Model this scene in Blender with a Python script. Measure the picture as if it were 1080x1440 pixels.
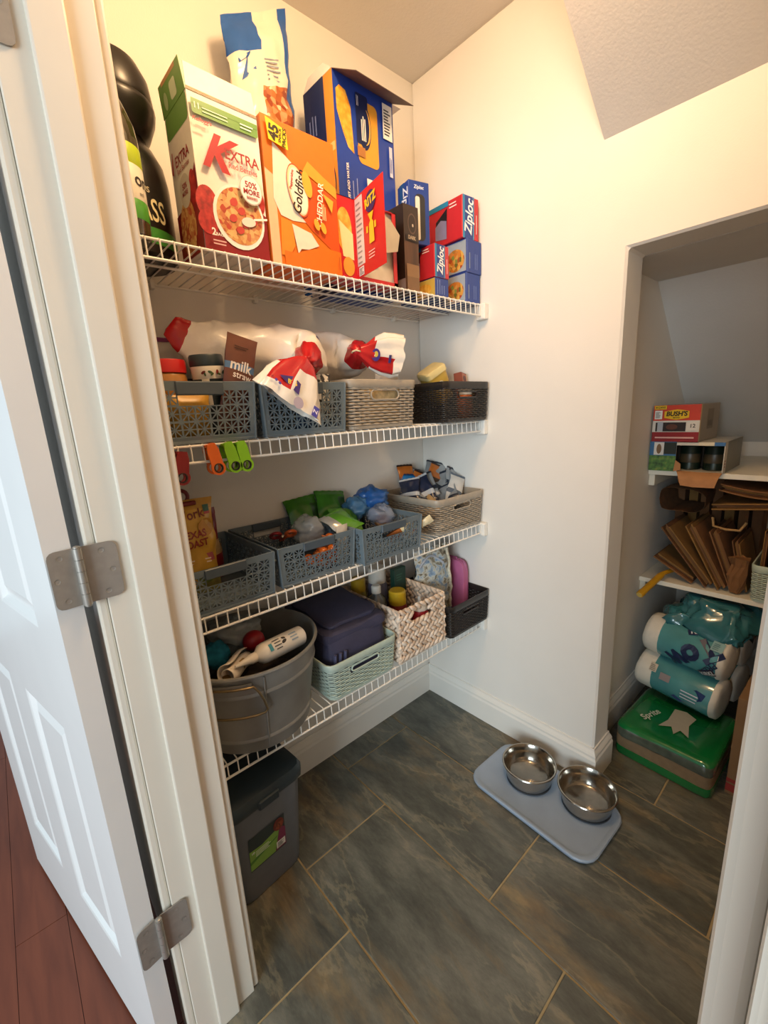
import bpy, bmesh, math, random
from mathutils import Vector, Matrix, noise
PI = math.pi
R = math.radians
scn = bpy.context.scene
for o in list(bpy.data.objects):
    bpy.data.objects.remove(o, do_unlink=True)
COL = scn.collection

# ------------------------------------------------------------------ camera
cam_d = bpy.data.cameras.new('camera')
cam = bpy.data.objects.new('camera', cam_d)
COL.objects.link(cam)
scn.camera = cam
cam_d.sensor_fit = 'HORIZONTAL'
cam_d.sensor_width = 36.0
cam_d.lens = 608.48 / 1080 * 36.0
cam_d.clip_start = 0.01
yaw, pit, rol = 0.8484, -0.22657, -0.05182
fw = Vector((math.cos(pit)*math.cos(yaw), math.cos(pit)*math.sin(yaw), math.sin(pit)))
rt0 = Vector((math.sin(yaw), -math.cos(yaw), 0))
up0 = rt0.cross(fw)
rt = math.cos(rol)*rt0 + math.sin(rol)*up0
upv = -math.sin(rol)*rt0 + math.cos(rol)*up0
m = Matrix.Identity(4)
for i in range(3):
    m[i][0], m[i][1], m[i][2] = rt[i], upv[i], -fw[i]
m[0][3], m[1][3], m[2][3] = -1.31193, -1.23121, 1.26446
cam.matrix_world = m

# ------------------------------------------------------------------ world, lights, exposure
w = bpy.data.worlds.new('world'); scn.world = w
w.use_nodes = True
bg = w.node_tree.nodes['Background']
bg.inputs[0].default_value = (0.80, 0.92, 1.0, 1)
bg.inputs[1].default_value = 0.34

def area_light(name, loc, target, sx, sy, power, color):
    d = bpy.data.lights.new(name, 'AREA')
    d.shape = 'RECTANGLE'; d.size = sx; d.size_y = sy
    d.energy = power; d.color = color
    o = bpy.data.objects.new(name, d); COL.objects.link(o)
    o.location = loc
    o.rotation_euler = (Vector(target)-Vector(loc)).to_track_quat('-Z', 'Y').to_euler()
    return o
# daylight from the window of the room outside the pantry
area_light('window_daylight', (-4.2, -2.15, 1.5), (-0.4, -0.5, 0.8), 1.8, 1.6, 92, (0.80, 0.93, 1.0))
scn.view_settings.view_transform = 'Standard'
scn.view_settings.look = 'None'
scn.view_settings.gamma = 1.0
scn.view_settings.use_curve_mapping = False
scn.view_settings.exposure = 0.45

# ------------------------------------------------------------------ helpers
def lin(h):
    h = h.lstrip('#')
    c = [int(h[i:i+2], 16)/255 for i in (0, 2, 4)]
    return tuple((x/12.92 if x <= .04045 else ((x+.055)/1.055)**2.4) for x in c) + (1,)

MATS = {}
def M(hexc, rough=.5, metal=0., var=.05, vscale=40., bump=0., bscale=200., alpha=1., trans=0., coat=0., spec=.5, emit=0.):
    key = (hexc, rough, metal, var, vscale, bump, bscale, alpha, trans, coat, spec, emit)
    if key in MATS:
        return MATS[key]
    mt = bpy.data.materials.new('surface_'+hexc.lstrip('#'))
    mt.use_nodes = True
    nt = mt.node_tree; N = nt.nodes; L = nt.links
    b = N['Principled BSDF']
    col = lin(hexc)
    b.inputs['Roughness'].default_value = rough
    b.inputs['Metallic'].default_value = metal
    b.inputs['Alpha'].default_value = alpha
    b.inputs['Transmission Weight'].default_value = trans
    b.inputs['Coat Weight'].default_value = coat
    b.inputs['Specular IOR Level'].default_value = spec
    if emit:
        b.inputs['Emission Color'].default_value = col
        b.inputs['Emission Strength'].default_value = emit
    tc = N.new('ShaderNodeTexCoord')
    if var > 0:
        nz = N.new('ShaderNodeTexNoise'); nz.inputs['Scale'].default_value = vscale; nz.inputs['Detail'].default_value = 3
        L.new(tc.outputs['Object'], nz.inputs['Vector'])
        rp = N.new('ShaderNodeValToRGB')
        rp.color_ramp.elements[0].position = .3; rp.color_ramp.elements[1].position = .7
        rp.color_ramp.elements[0].color = tuple(max(0, c*(1-var)) for c in col[:3])+(1,)
        rp.color_ramp.elements[1].color = tuple(min(1, c*(1+var)) for c in col[:3])+(1,)
        L.new(nz.outputs['Fac'], rp.inputs[0]); L.new(rp.outputs[0], b.inputs['Base Color'])
    else:
        b.inputs['Base Color'].default_value = col
    if bump > 0:
        n2 = N.new('ShaderNodeTexNoise'); n2.inputs['Scale'].default_value = bscale; n2.inputs['Detail'].default_value = 4
        L.new(tc.outputs['Object'], n2.inputs['Vector'])
        bp = N.new('ShaderNodeBump'); bp.inputs['Strength'].default_value = bump; bp.inputs['Distance'].default_value = .003
        L.new(n2.outputs['Fac'], bp.inputs['Height']); L.new(bp.outputs[0], b.inputs['Normal'])
    MATS[key] = mt
    return mt

def P(hexc, rough=.38):            # flat print ink
    return M(hexc, rough, var=.03, vscale=60)

def ramp_mat(name, kind, scale, stops, rough=.5, bump=0., detail=6, distort=0., stretch=(1, 1, 1), metal=0.):
    mt = bpy.data.materials.new(name); mt.use_nodes = True
    nt = mt.node_tree; N = nt.nodes; L = nt.links; b = N['Principled BSDF']
    b.inputs['Roughness'].default_value = rough; b.inputs['Metallic'].default_value = metal
    tc = N.new('ShaderNodeTexCoord'); mp = N.new('ShaderNodeMapping'); mp.inputs['Scale'].default_value = stretch
    L.new(tc.outputs['Object'], mp.inputs[0])
    if kind == 'noise':
        t = N.new('ShaderNodeTexNoise'); t.inputs['Scale'].default_value = scale; t.inputs['Detail'].default_value = detail
        t.inputs['Distortion'].default_value = distort; out = t.outputs['Fac']
    elif kind == 'voronoi':
        t = N.new('ShaderNodeTexVoronoi'); t.inputs['Scale'].default_value = scale; out = t.outputs['Color']
    else:
        t = N.new('ShaderNodeTexWave'); t.inputs['Scale'].default_value = scale; t.inputs['Distortion'].default_value = distort; out = t.outputs['Fac']
    L.new(mp.outputs[0], t.inputs['Vector'])
    rp = N.new('ShaderNodeValToRGB'); el = rp.color_ramp.elements
    while len(el) < len(stops): el.new(.5)
    for e, (p, h) in zip(el, stops): e.position = p; e.color = lin(h)
    L.new(out, rp.inputs[0]); L.new(rp.outputs[0], b.inputs['Base Color'])
    if bump:
        bp = N.new('ShaderNodeBump'); bp.inputs['Strength'].default_value = bump; bp.inputs['Distance'].default_value = .004
        L.new(rp.outputs[0], bp.inputs['Height']); L.new(bp.outputs[0], b.inputs['Normal'])
    return mt

class MB:
    def __init__(s): s.v = []; s.f = []; s.m = []
    def add(s, vs, fs, mi=0):
        o = len(s.v); s.v += [tuple(p) for p in vs]
        for k, f in enumerate(fs):
            s.f.append(tuple(i+o for i in f)); s.m.append(mi[k] if isinstance(mi, (list, tuple)) else mi)
        return s
    def box(s, x0, x1, y0, y1, z0, z1, mi=0):
        # face order: bottom, top, front(-y), right(+x), back(+y), left(-x)
        v = [(x0,y0,z0),(x1,y0,z0),(x1,y1,z0),(x0,y1,z0),(x0,y0,z1),(x1,y0,z1),(x1,y1,z1),(x0,y1,z1)]
        f = [(3,2,1,0),(4,5,6,7),(0,1,5,4),(1,2,6,5),(2,3,7,6),(3,0,4,7)]
        return s.add(v, f, mi)
    def tbox(s, hx0, hy0, hx1, hy1, z0, z1, mi=0, cx=0, cy=0):
        v = [(cx+a*hx0, cy+b*hy0, z0) for a, b in ((-1,-1),(1,-1),(1,1),(-1,1))]+[(cx+a*hx1, cy+b*hy1, z1) for a, b in ((-1,-1),(1,-1),(1,1),(-1,1))]
        return s.add(v, [(3,2,1,0),(4,5,6,7),(0,1,5,4),(1,2,6,5),(2,3,7,6),(3,0,4,7)], mi)
    def tube(s, pts, r, n=6, closed=False, mi=0, caps=True):
        pts = [Vector(p) for p in pts]; k = len(pts); vs = []; fs = []
        ref = None
        for i, p in enumerate(pts):
            if closed: t = pts[(i+1) % k]-pts[i-1]
            else: t = pts[min(i+1, k-1)]-pts[max(i-1, 0)]
            t.normalize()
            if ref is None:
                a = Vector((0,0,1)) if abs(t.z) < .9 else Vector((1,0,0)); ref = t.cross(a).normalized()
            ref = (ref - t*ref.dot(t)).normalized(); q = t.cross(ref)
            rr = r[i] if isinstance(r, (list, tuple)) else r
            for j in range(n):
                a = 2*PI*j/n; vs.append(p+ref*(rr*math.cos(a))+q*(rr*math.sin(a)))
        for i in range(k if closed else k-1):
            for j in range(n):
                a = i*n+j; b = i*n+(j+1) % n; c = ((i+1) % k)*n+(j+1) % n; d = ((i+1) % k)*n+j
                fs.append((a, b, c, d))
        if not closed and caps:
            fs.append(tuple(range(n-1, -1, -1))); fs.append(tuple((k-1)*n+j for j in range(n)))
        return s.add(vs, fs, mi)
    def lathe(s, prof, n=32, c=(0,0,0), mi=0, sx=1, sy=1):
        # prof: (r, z) or (r, z, mi)
        vs = []; fs = []; ms = []
        for pr in prof:
            for j in range(n):
                a = 2*PI*j/n; vs.append((c[0]+pr[0]*sx*math.cos(a), c[1]+pr[0]*sy*math.sin(a), c[2]+pr[1]))
        for i in range(len(prof)-1):
            for j in range(n):
                fs.append((i*n+j, i*n+(j+1) % n, (i+1)*n+(j+1) % n, (i+1)*n+j))
                ms.append(prof[i+1][2] if len(prof[i+1]) > 2 else mi)
        if prof[0][0] > 1e-6: fs.append(tuple(range(n-1, -1, -1))); ms.append(prof[0][2] if len(prof[0]) > 2 else mi)
        if prof[-1][0] > 1e-6: fs.append(tuple((len(prof)-1)*n+j for j in range(n))); ms.append(prof[-1][2] if len(prof[-1]) > 2 else mi)
        return s.add(vs, fs, ms)
    def prism(s, poly, fn, d, mi=0):
        # poly 2d points; fn(a,b,t)->3d; thickness 0..d
        k = len(poly); vs = [fn(a, b, 0) for a, b in poly]+[fn(a, b, d) for a, b in poly]
        fs = [tuple(range(k-1, -1, -1)), tuple(range(k, 2*k))]+[(i, (i+1) % k, k+(i+1) % k, k+i) for i in range(k)]
        return s.add(vs, fs, mi)
    def ellipsoid(s, c, r, nu=8, nv=6, mi=0, rot=None):
        vs = []; fs = []
        for i in range(nv+1):
            t = PI*i/nv
            for j in range(nu):
                a = 2*PI*j/nu
                p = Vector((r[0]*math.sin(t)*math.cos(a), r[1]*math.sin(t)*math.sin(a), r[2]*math.cos(t)))
                if rot: p = rot @ p
                vs.append(p+Vector(c))
        for i in range(nv):
            for j in range(nu):
                fs.append((i*nu+j, (i+1)*nu+j, (i+1)*nu+(j+1) % nu, i*nu+(j+1) % nu))
        return s.add(vs, fs, mi)
    def loft(s, rings, mi=0, caps=True, closed=True):
        n = len(rings[0]); k = len(rings); vs = [p for r in rings for p in r]; fs = []; ms = []
        for i in range(k-1):
            for j in range(n if closed else n-1):
                fs.append((i*n+j, i*n+(j+1) % n, (i+1)*n+(j+1) % n, (i+1)*n+j))
                ms.append(mi(i, j) if callable(mi) else mi)
        if caps and closed:
            fs.append(tuple(range(n-1, -1, -1))); ms.append(mi(0, 0) if callable(mi) else mi)
            fs.append(tuple((k-1)*n+j for j in range(n))); ms.append(mi(k-2, 0) if callable(mi) else mi)
        return s.add(vs, fs, ms)
    def build(s, name, mats, parent=None, smooth=False, bevel=0, seg=1, solid=0, weld=True, sub=0):
        me = bpy.data.meshes.new(name)
        me.from_pydata(s.v, [], s.f)
        if not isinstance(mats, (list, tuple)): mats = [mats]
        for mt in mats: me.materials.append(mt)
        for p, mi in zip(me.polygons, s.m): p.material_index = mi
        bm = bmesh.new(); bm.from_mesh(me)
        if weld: bmesh.ops.remove_doubles(bm, verts=bm.verts, dist=1e-5)
        if solid:
            pass
        if bevel:
            bmesh.ops.recalc_face_normals(bm, faces=bm.faces)
            es = [e for e in bm.edges if len(e.link_faces) == 2 and e.calc_face_angle(0) > R(30)]
            bmesh.ops.bevel(bm, geom=es, offset=bevel, segments=seg, affect='EDGES', profile=.5, clamp_overlap=True)
        bmesh.ops.recalc_face_normals(bm, faces=bm.faces)
        bm.to_mesh(me); bm.free()
        if smooth:
            for p in me.polygons: p.use_smooth = True
            if smooth != 'all':
                try: me.set_sharp_from_angle(angle=R(38))
                except Exception: pass
        o = bpy.data.objects.new(name, me); COL.objects.link(o)
        if parent: o.parent = parent
        if solid:
            md = o.modifiers.new('thickness', 'SOLIDIFY'); md.thickness = solid; md.offset = 0
        if sub:
            md = o.modifiers.new('smooth', 'SUBSURF'); md.levels = sub; md.render_levels = sub
        return o

def tag(o, label=None, cat=None, group=None, kind=None):
    if label: o['label'] = label
    if cat: o['category'] = cat
    if group: o['group'] = group
    if kind: o['kind'] = kind
    return o
def thing(name, label, cat, loc=(0,0,0), rot=(0,0,0), group=None):
    o = bpy.data.objects.new(name, None); COL.objects.link(o)
    o.empty_display_size = .03
    o.location = loc; o.rotation_euler = rot if isinstance(rot, (tuple, list)) else (0, 0, rot)
    return tag(o, label, cat, group)
def copy_tree(o, parent=None):
    c = o.copy(); COL.objects.link(c); c.parent = parent
    for ch in [x for x in bpy.data.objects if x.parent == o]:
        copy_tree(ch, c)
    return c
def struct(o):
    o['kind'] = 'structure'; return o

# -------- flat print on a face: origin, u and v directions in the parent's own space
TXT = {}
def text_mesh(s, size, bold=0., shear=0., align='CENTER', spacing=1.):
    key = (s, size, bold, shear, align, spacing)
    if key in TXT: return TXT[key]
    cu = bpy.data.curves.new('lettering', 'FONT')
    cu.body = s; cu.size = size; cu.offset = bold*size; cu.shear = shear; cu.align_x = align; cu.align_y = 'CENTER'
    cu.space_character = spacing; cu.resolution_u = 3
    o = bpy.data.objects.new('lettering_tmp', cu); COL.objects.link(o)
    bpy.context.view_layer.update()
    me = bpy.data.meshes.new_from_object(o.evaluated_get(bpy.context.evaluated_depsgraph_get()))
    vs = [(v.co.x, v.co.y) for v in me.vertices]; fs = [tuple(p.vertices) for p in me.polygons]
    bpy.data.objects.remove(o, do_unlink=True); bpy.data.curves.remove(cu); bpy.data.meshes.remove(me)
    TXT[key] = (vs, fs); return TXT[key]

class Face:
    def __init__(s, parent, o, u, v, fn=None):
        s.p = parent; s.o = Vector(o); s.u = Vector(u).normalized(); s.v = Vector(v).normalized(); s.n = s.u.cross(s.v)
        s.k = 1; s.fn = fn
    def pt(s, a, b, l):
        if s.fn: return s.fn(a, b, l)
        return s.o+s.u*a+s.v*b+s.n*l
    def raw(s, vs, fs, mat, name):
        l = .0004*s.k; s.k += 1
        mb = MB(); mb.add([s.pt(a, b, l) for a, b in vs], fs)
        me = bpy.data.meshes.new(name); me.from_pydata(mb.v, [], mb.f); me.materials.append(mat)
        ob = bpy.data.objects.new(name, me); COL.objects.link(ob); ob.parent = s.p
        return ob
    def rect(s, x0, y0, x1, y1, mat, name='printed_panel', n=1):
        vs = []; fs = []
        for i in range(n+1):
            x = x0+(x1-x0)*i/n; vs += [(x, y0), (x, y1)]
        for i in range(n): fs.append((2*i, 2*i+2, 2*i+3, 2*i+1))
        return s.raw(vs, fs, mat, name)
    def poly(s, pts, mat, name='printed_panel'):
        return s.raw(pts, [tuple(range(len(pts)))], mat, name)
    def rrect(s, x0, y0, x1, y1, r, mat, name='printed_panel'):
        pts = []
        for cx, cy, a0 in ((x1-r, y1-r, 0), (x0+r, y1-r, 90), (x0+r, y0+r, 180), (x1-r, y0+r, 270)):
            for k in range(5):
                a = R(a0+22.5*k); pts.append((cx+r*math.cos(a), cy+r*math.sin(a)))
        return s.poly(pts, mat, name)
    def ell(s, cx, cy, rx, ry, mat, rot=0, name='printed_panel', n=28):
        pts = []
        for k in range(n):
            a = 2*PI*k/n; x = rx*math.cos(a); y = ry*math.sin(a)
            pts.append((cx+x*math.cos(rot)-y*math.sin(rot), cy+x*math.sin(rot)+y*math.cos(rot)))
        return s.poly(pts, mat, name)
    def text(s, t, cx, cy, size, mat, rot=0, bold=.02, shear=0., align='CENTER', sx=1., spacing=1.):
        vs, fs = text_mesh(t, size, bold, shear, align, spacing)
        c, sn = math.cos(rot), math.sin(rot)
        return s.raw([(cx+x*sx*c-y*sn, cy+x*sx*sn+y*c) for x, y in vs], fs, mat, 'lettering')
    def lines(s, x0, y0, x1, y1, n, mat, fill=.45, seed=1, vertical=False, name='fine_print'):
        rnd = random.Random(seed); vs = []; fs = []
        for i in range(n):
            if vertical:
                a = x0+(x1-x0)*i/n; b = a+(x1-x0)/n*fill; e = y0+(y1-y0)*rnd.uniform(.6, 1)
                q = [(a, y0), (b, y0), (b, e), (a, e)]
            else:
                a = y0+(y1-y0)*i/n; b = a+(y1-y0)/n*fill; e = x0+(x1-x0)*rnd.uniform(.6, 1)
                q = [(x0, a), (e, a), (e, b), (x0, b)]
            o = len(vs); vs += q; fs.append((o, o+1, o+2, o+3))
        return s.raw(vs, fs, mat, name)
    def barcode(s, x0, y0, x1, y1, vertical=False):
        s.rect(x0, y0, x1, y1, P('#E8E4DC'), 'barcode_panel')
        dx = (x1-x0)*.12; dy = (y1-y0)*.12
        s.lines(x0+dx, y0+dy, x1-dx, y1-dy, 9, P('#3A3A3C'), .5, 3, vertical, 'barcode')

# -------- shapes used again and again
def nz(p, sc=1., seed=0):
    return noise.noise(Vector((p[0]*sc+seed*7.3, p[1]*sc-seed*3.1, p[2]*sc+seed*1.7)))
def pillow(w, h, t, nu=14, nv=16, seal=.07, cr=.004, seed=0, fn=None, bulge=.6, sag=0., jag=0.):
    """a sealed bag standing on z=0, width along x, thickness along y"""
    mb = MB()
    def pt(i, j, side):
        u = i/nu; v = j/nv
        a = max(0, 1-abs(2*u-1)**2.4)**.7
        vv = 0 if (v < seal or v > 1-seal) else (v-seal)/(1-2*seal)
        b = 0 if vv <= 0 else max(0, 1-abs(2*vv-1)**2.6)**bulge
        x = (u-.5)*w*(1-.06*b); z = v*h
        y = side*t/2*a*b
        k = cr*(.4+b)
        y += k*nz((x*1.0, side*.1, z), 28, seed)+sag*math.sin(v*PI)
        x += k*.7*nz((x, .5, z), 22, seed+3)
        z += k*.5*nz((x, .9, z), 25, seed+5)
        z = max(z, .0008)
        if j == nv and jag: z += jag*(.5 if i % 2 else -.5)
        return (x, y, z)
    for side in (-1, 1):
        vs = [pt(i, j, side) for j in range(nv+1) for i in range(nu+1)]
        fs = []; ms = []
        for j in range(nv):
            for i in range(nu):
                q = (j*(nu+1)+i, j*(nu+1)+i+1, (j+1)*(nu+1)+i+1, (j+1)*(nu+1)+i)
                fs.append(q if side < 0 else q[::-1]); ms.append(fn((i+.5)/nu, (j+.5)/nv, side) if fn else 0)
        mb.add([(x, y+side*.0006, z) for x, y, z in vs], fs, ms)
    mb.surf = lambda a, b, l: _psurf(a, b, l, w, h, t, seal, cr, seed, bulge, sag)
    return mb
def _psurf(a, b, l, w, h, t, seal, cr, seed, bulge, sag):
    u = a/w+.5; v = b/h
    aa = max(0, 1-abs(2*u-1)**2.4)**.7
    vv = 0 if (v < seal or v > 1-seal) else (v-seal)/(1-2*seal)
    bb = 0 if vv <= 0 else max(0, 1-abs(2*vv-1)**2.6)**bulge
    x = a*(1-.06*bb); z = b
    k = cr*(.4+bb)
    y = -t/2*aa*bb+k*nz((x, -.1, z), 28, seed)+sag*math.sin(v*PI)-.0016-l
    return Vector((x, y, z))
def ring(c, U, V, n=24, pleat=0, np_=7, ph=0., wob=0., seed=0):
    c = Vector(c); U = Vector(U); V = Vector(V); out = []
    for j in range(n):
        a = 2*PI*j/n; k = 1+pleat*math.cos(np_*a+ph)
        p = c+U*(k*math.cos(a))+V*(k*math.sin(a))
        if wob: p += Vector((nz(p, 18, seed), nz(p, 18, seed+2), nz(p, 18, seed+4)))*wob+Vector((nz(p, 55, seed+1), nz(p, 55, seed+3), nz(p, 55, seed+6)))*(wob*.45)
        out.append(p)
    return out
def sring(c, U, V, n=28, e=.6, wob=0., seed=0):
    c = Vector(c); U = Vector(U); V = Vector(V); out = []
    for j in range(n):
        a = 2*PI*j/n; ca, sa = math.cos(a), math.sin(a)
        p = c+U*(math.copysign(abs(ca)**e, ca))+V*(math.copysign(abs(sa)**e, sa))
        if wob: p += Vector((nz(p, 16, seed), nz(p, 16, seed+2), nz(p, 16, seed+4)))*wob+Vector((nz(p, 50, seed+1), nz(p, 50, seed+3), nz(p, 50, seed+6)))*(wob*.40)
        out.append(p)
    return out

# ================================================================== THE SETTING
H = 2.367
Z1, Z2, Z3, Z4 = 1.596, 1.218, .845, .463
WALL = M('#E4E0D8', .62, var=.015, vscale=6, bump=.10, bscale=260)
CEIL = M('#DAD6CE', .75, var=.02, vscale=8, bump=.25, bscale=140)
TRIM = M('#DDD5C6', .32, var=.015, vscale=10)
DOORM = M('#E6E6E4', .28, var=.015, vscale=10)
LIP = .036

def wall(name, mb, mat=None, bevel=0):
    return struct(mb.build(name, mat or WALL, bevel=bevel))
wall('wall_back', MB().box(-1.10, .115, 0, .10, 0, H))
yz = [(0,0),(0,H),(-1.7,H),(-1.7,1.645),(-.7454,1.645),(-.7454,0)]
wall('wall_far', MB().prism(yz, lambda a, b, t: (t, a, b), .115), bevel=.006)
wall('wall_right', MB().box(-1.10, 1.2, -1.80, -1.70, 0, H))
xz_front = [(-.4436, 0), (1.6, 0), (1.6, 2.6), (-2.6, 2.6), (-2.6, 0), (-1.246, 0), (-1.246, 2.06), (-.4436, 2.06)]
wall('wall_front', MB().prism(xz_front, lambda a, b, t: (-1.221+t, a, b), .121))
wall('ceiling', MB().box(-1.10, .115, -1.70, 0, H, H+.08), CEIL)
# sloping underside of the stairs
sl = [(0, 1.9145), (0, H), (-.5993, H)]
wall('ceiling', MB().prism(sl, lambda a, b, t: (a, -.6706-t, b), 1.03), M('#D4D1CC', .75, var=.02, vscale=8, bump=.2, bscale=140))
# nook under the stairs
wall('wall_nook_side', MB().box(.115, 1.2, -.68, -.58, 0, 1.75))
wall('wall_nook_back', MB().box(1.10, 1.2, -1.70, -.68, 0, 1.2))
nk = [(.115, 1.645), (.455, 1.645), (1.10, 1.062), (1.2, 1.062), (1.2, 1.8), (.115, 1.8)]
wall('ceiling', MB().prism(nk, lambda a, b, t: (a, -.68-t, b), 1.02), M('#D4D3D0', .75, var=.02, vscale=8, bump=.2, bscale=140))

# ---- slate tile floor
tile_m = bpy.data.materials.new('slate_tile'); tile_m.use_nodes = True
nt = tile_m.node_tree; N = nt.nodes; L = nt.links; b = N['Principled BSDF']
ge = N.new('ShaderNodeNewGeometry'); oi = N.new('ShaderNodeObjectInfo')
va = N.new('ShaderNodeVectorMath'); va.operation = 'MULTIPLY_ADD'
cmb = N.new('ShaderNodeCombineXYZ')
for i in range(3): L.new(oi.outputs['Random'], cmb.inputs[i])
va.inputs[1].default_value = (13, 29, 7); L.new(cmb.outputs[0], va.inputs[0]); L.new(ge.outputs['Position'], va.inputs[2])
mp = N.new('ShaderNodeMapping'); mp.inputs['Rotation'].default_value = (0, 0, .35); mp.inputs['Scale'].default_value = (1.1, .36, 1)
L.new(va.outputs[0], mp.inputs[0])
def fnoise(scale, detail, dist, rough):
    q = N.new('ShaderNodeTexNoise'); q.inputs['Scale'].default_value = scale; q.inputs['Detail'].default_value = detail
    q.inputs['Distortion'].default_value = dist; q.inputs['Roughness'].default_value = rough; L.new(mp.outputs[0], q.inputs['Vector']); return q
def framp(src, stops):
    q = N.new('ShaderNodeValToRGB'); el = q.color_ramp.elements
    while len(el) < len(stops): el.new(.5)
    for e, (p, h) in zip(el, stops): e.position = p; e.color = lin(h)
    L.new(src, q.inputs[0]); return q
def fmix(fac, a_, b_):
    q = N.new('ShaderNodeMix'); q.data_type = 'RGBA'; L.new(fac, q.inputs[0]); L.new(a_, q.inputs[6]); L.new(b_, q.inputs[7]); return q.outputs[2]
n1 = fnoise(10, 15, .15, .74); c1 = framp(n1.outputs['Fac'], ((.30, '#3A3C38'), (.46, '#54564F'), (.58, '#6A6B62'), (.75, '#888578')))
n2 = fnoise(4.2, 10, .25, .66); k2 = framp(n2.outputs['Fac'], ((.53, '#000000'), (.64, '#FFFFFF')))
n4 = fnoise(14, 10, .4, .7); c4 = framp(n4.outputs['Fac'], ((.3, '#564A38'), (.5, '#756750'), (.7, '#94835F')))
m1_ = fmix(k2.outputs[0], c1.outputs[0], c4.outputs[0])
n3 = fnoise(4.0, 12, .25, .62); k3 = framp(n3.outputs['Fac'], ((.485, '#000000'), (.498, '#8A8A8A'), (.503, '#8A8A8A'), (.520, '#000000')))
c3 = framp(n4.outputs['Fac'], ((.3, '#938970'), (.7, '#B3A888')))
m2_ = fmix(k3.outputs[0], m1_, c3.outputs[0])
L.new(m2_, b.inputs['Base Color'])
b.inputs['Roughness'].default_value = .40
bp = N.new('ShaderNodeBump'); bp.inputs['Strength'].default_value = .3; bp.inputs['Distance'].default_value = .004
L.new(n1.outputs['Fac'], bp.inputs['Height']); L.new(bp.outputs[0], b.inputs['Normal'])

floor = wall('floor', MB().box(-1.182, 1.2, -1.70, .0, -.06, -.003), M('#A6946E', .8, var=.12, vscale=30))
S = .305; x0 = -.26; TL = .612
for s in range(-5, 4):
    xa, xb = x0-(s+1)*S, x0-s*S
    j0 = -.3117-.2045*(s+2)
    k = math.floor((0-j0)/TL)+1
    y = j0+k*TL
    while y > -1.70:
        ya, yb = max(y-TL, -1.70), min(y, 0)
        xa2, xb2 = max(xa, -1.182), min(xb, 1.2)
        g = .0026
        if yb-ya > .02 and xb2-xa2 > .02:
            t = MB().box(xa2+g, xb2-g, ya+g, yb-g, -.012, 0).build('tile', tile_m, floor, bevel=.0012)
        y -= TL

# ---- red-brown plank floor of the room outside
wood = ramp_mat('red_brown_wood', 'noise', 7, ((.25, '#6C3522'), (.5, '#7A3E28'), (.75, '#86462D')), .38, .05, 8, .4, (6, .6, 6))
floor2 = wall('floor', MB().box(-5.2, -1.182, -3.2, 2.2, -.06, -.004), M('#3A1A10', .6))
x = -1.1825; kx = 0
while x > -5.1:
    wdt = .107
    yy = 2.2-((kx*.43) % 1.3)
    ys = [2.2]
    while yy > -3.2:
        if yy < 2.15: ys.append(yy)
        yy -= 1.3
    ys.append(-3.2)
    for a_, b_ in zip(ys[:-1], ys[1:]):
        MB().box(x-wdt+.0006, x-.0006, b_+.0008, a_-.0008, -.012, -.001).build('plank', wood, floor2)
    x -= wdt; kx += 1

# ---- baseboards
BB = [(0, 0), (.015, 0), (.015, .088), (.012, .096), (.012, .104), (.009, .112), (.005, .120), (.004, .127), (0, .127)]
BBM = M('#E3E0D8', .35, var=.01, vscale=8)
def base(name, fn, a0, a1):
    mb = MB(); mb.prism(BB, lambda d, z, t: fn(d, z, a0+t), a1-a0); return struct(mb.build(name, BBM))
base('baseboard_back', lambda d, z, t: (t, -d, z), -1.10, 0)
mb = MB()      # runs along the far wall and turns the corner into the nook
mb.loft([[(-d, .0, z) for d, z in BB], [(-d, -.7454-d, z) for d, z in BB], [(.115+d, -.7454-d, z) for d, z in BB], [(.115+d, -.680, z) for d, z in BB]], closed=True)
struct(mb.build('baseboard_far', BBM))
base('baseboard_nook_side', lambda d, z, t: (t, -.68-d, z), .131, 1.10)
base('baseboard_nook_back', lambda d, z, t: (1.10-d, t, z), -1.70, -.68)

# ---- door frame
def trim(n, mb, bevel=.0015):
    return struct(mb.build('trim_%d' % n, TRIM, bevel=bevel, seg=2))
trim(1, MB().box(-1.221, -1.100, -.4616, -.4436, 0, 2.06))                # hinge-side jamb
trim(2, MB().box(-1.182, -1.138, -.4726, -.4616, 0, 2.04), .003)          # its stop
trim(3, MB().box(-1.100, -1.086, -.4560, -.3990, 0, 2.10), .004)          # inside casing
trim(4, MB().box(-1.236, -1.221, -.4560, -.3930, 0, 2.10), .004)          # outside casing
trim(5, MB().box(-1.221, -1.100, -1.246, -1.230, 0, 2.06))
trim(6, MB().box(-1.182, -1.138, -1.230, -1.219, 0, 2.04), .003)
trim(7, MB().box(-1.100, -1.086, -1.290, -1.2355, 0, 2.10), .004)
trim(8, MB().box(-1.236, -1.221, -1.296, -1.2355, 0, 2.10), .004)
trim(9, MB().box(-1.221, -1.100, -1.228, -.4616, 2.04, 2.06))
trim(10, MB().box(-1.100, -1.086, -1.290, -.399, 2.046, 2.10), .004)

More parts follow.
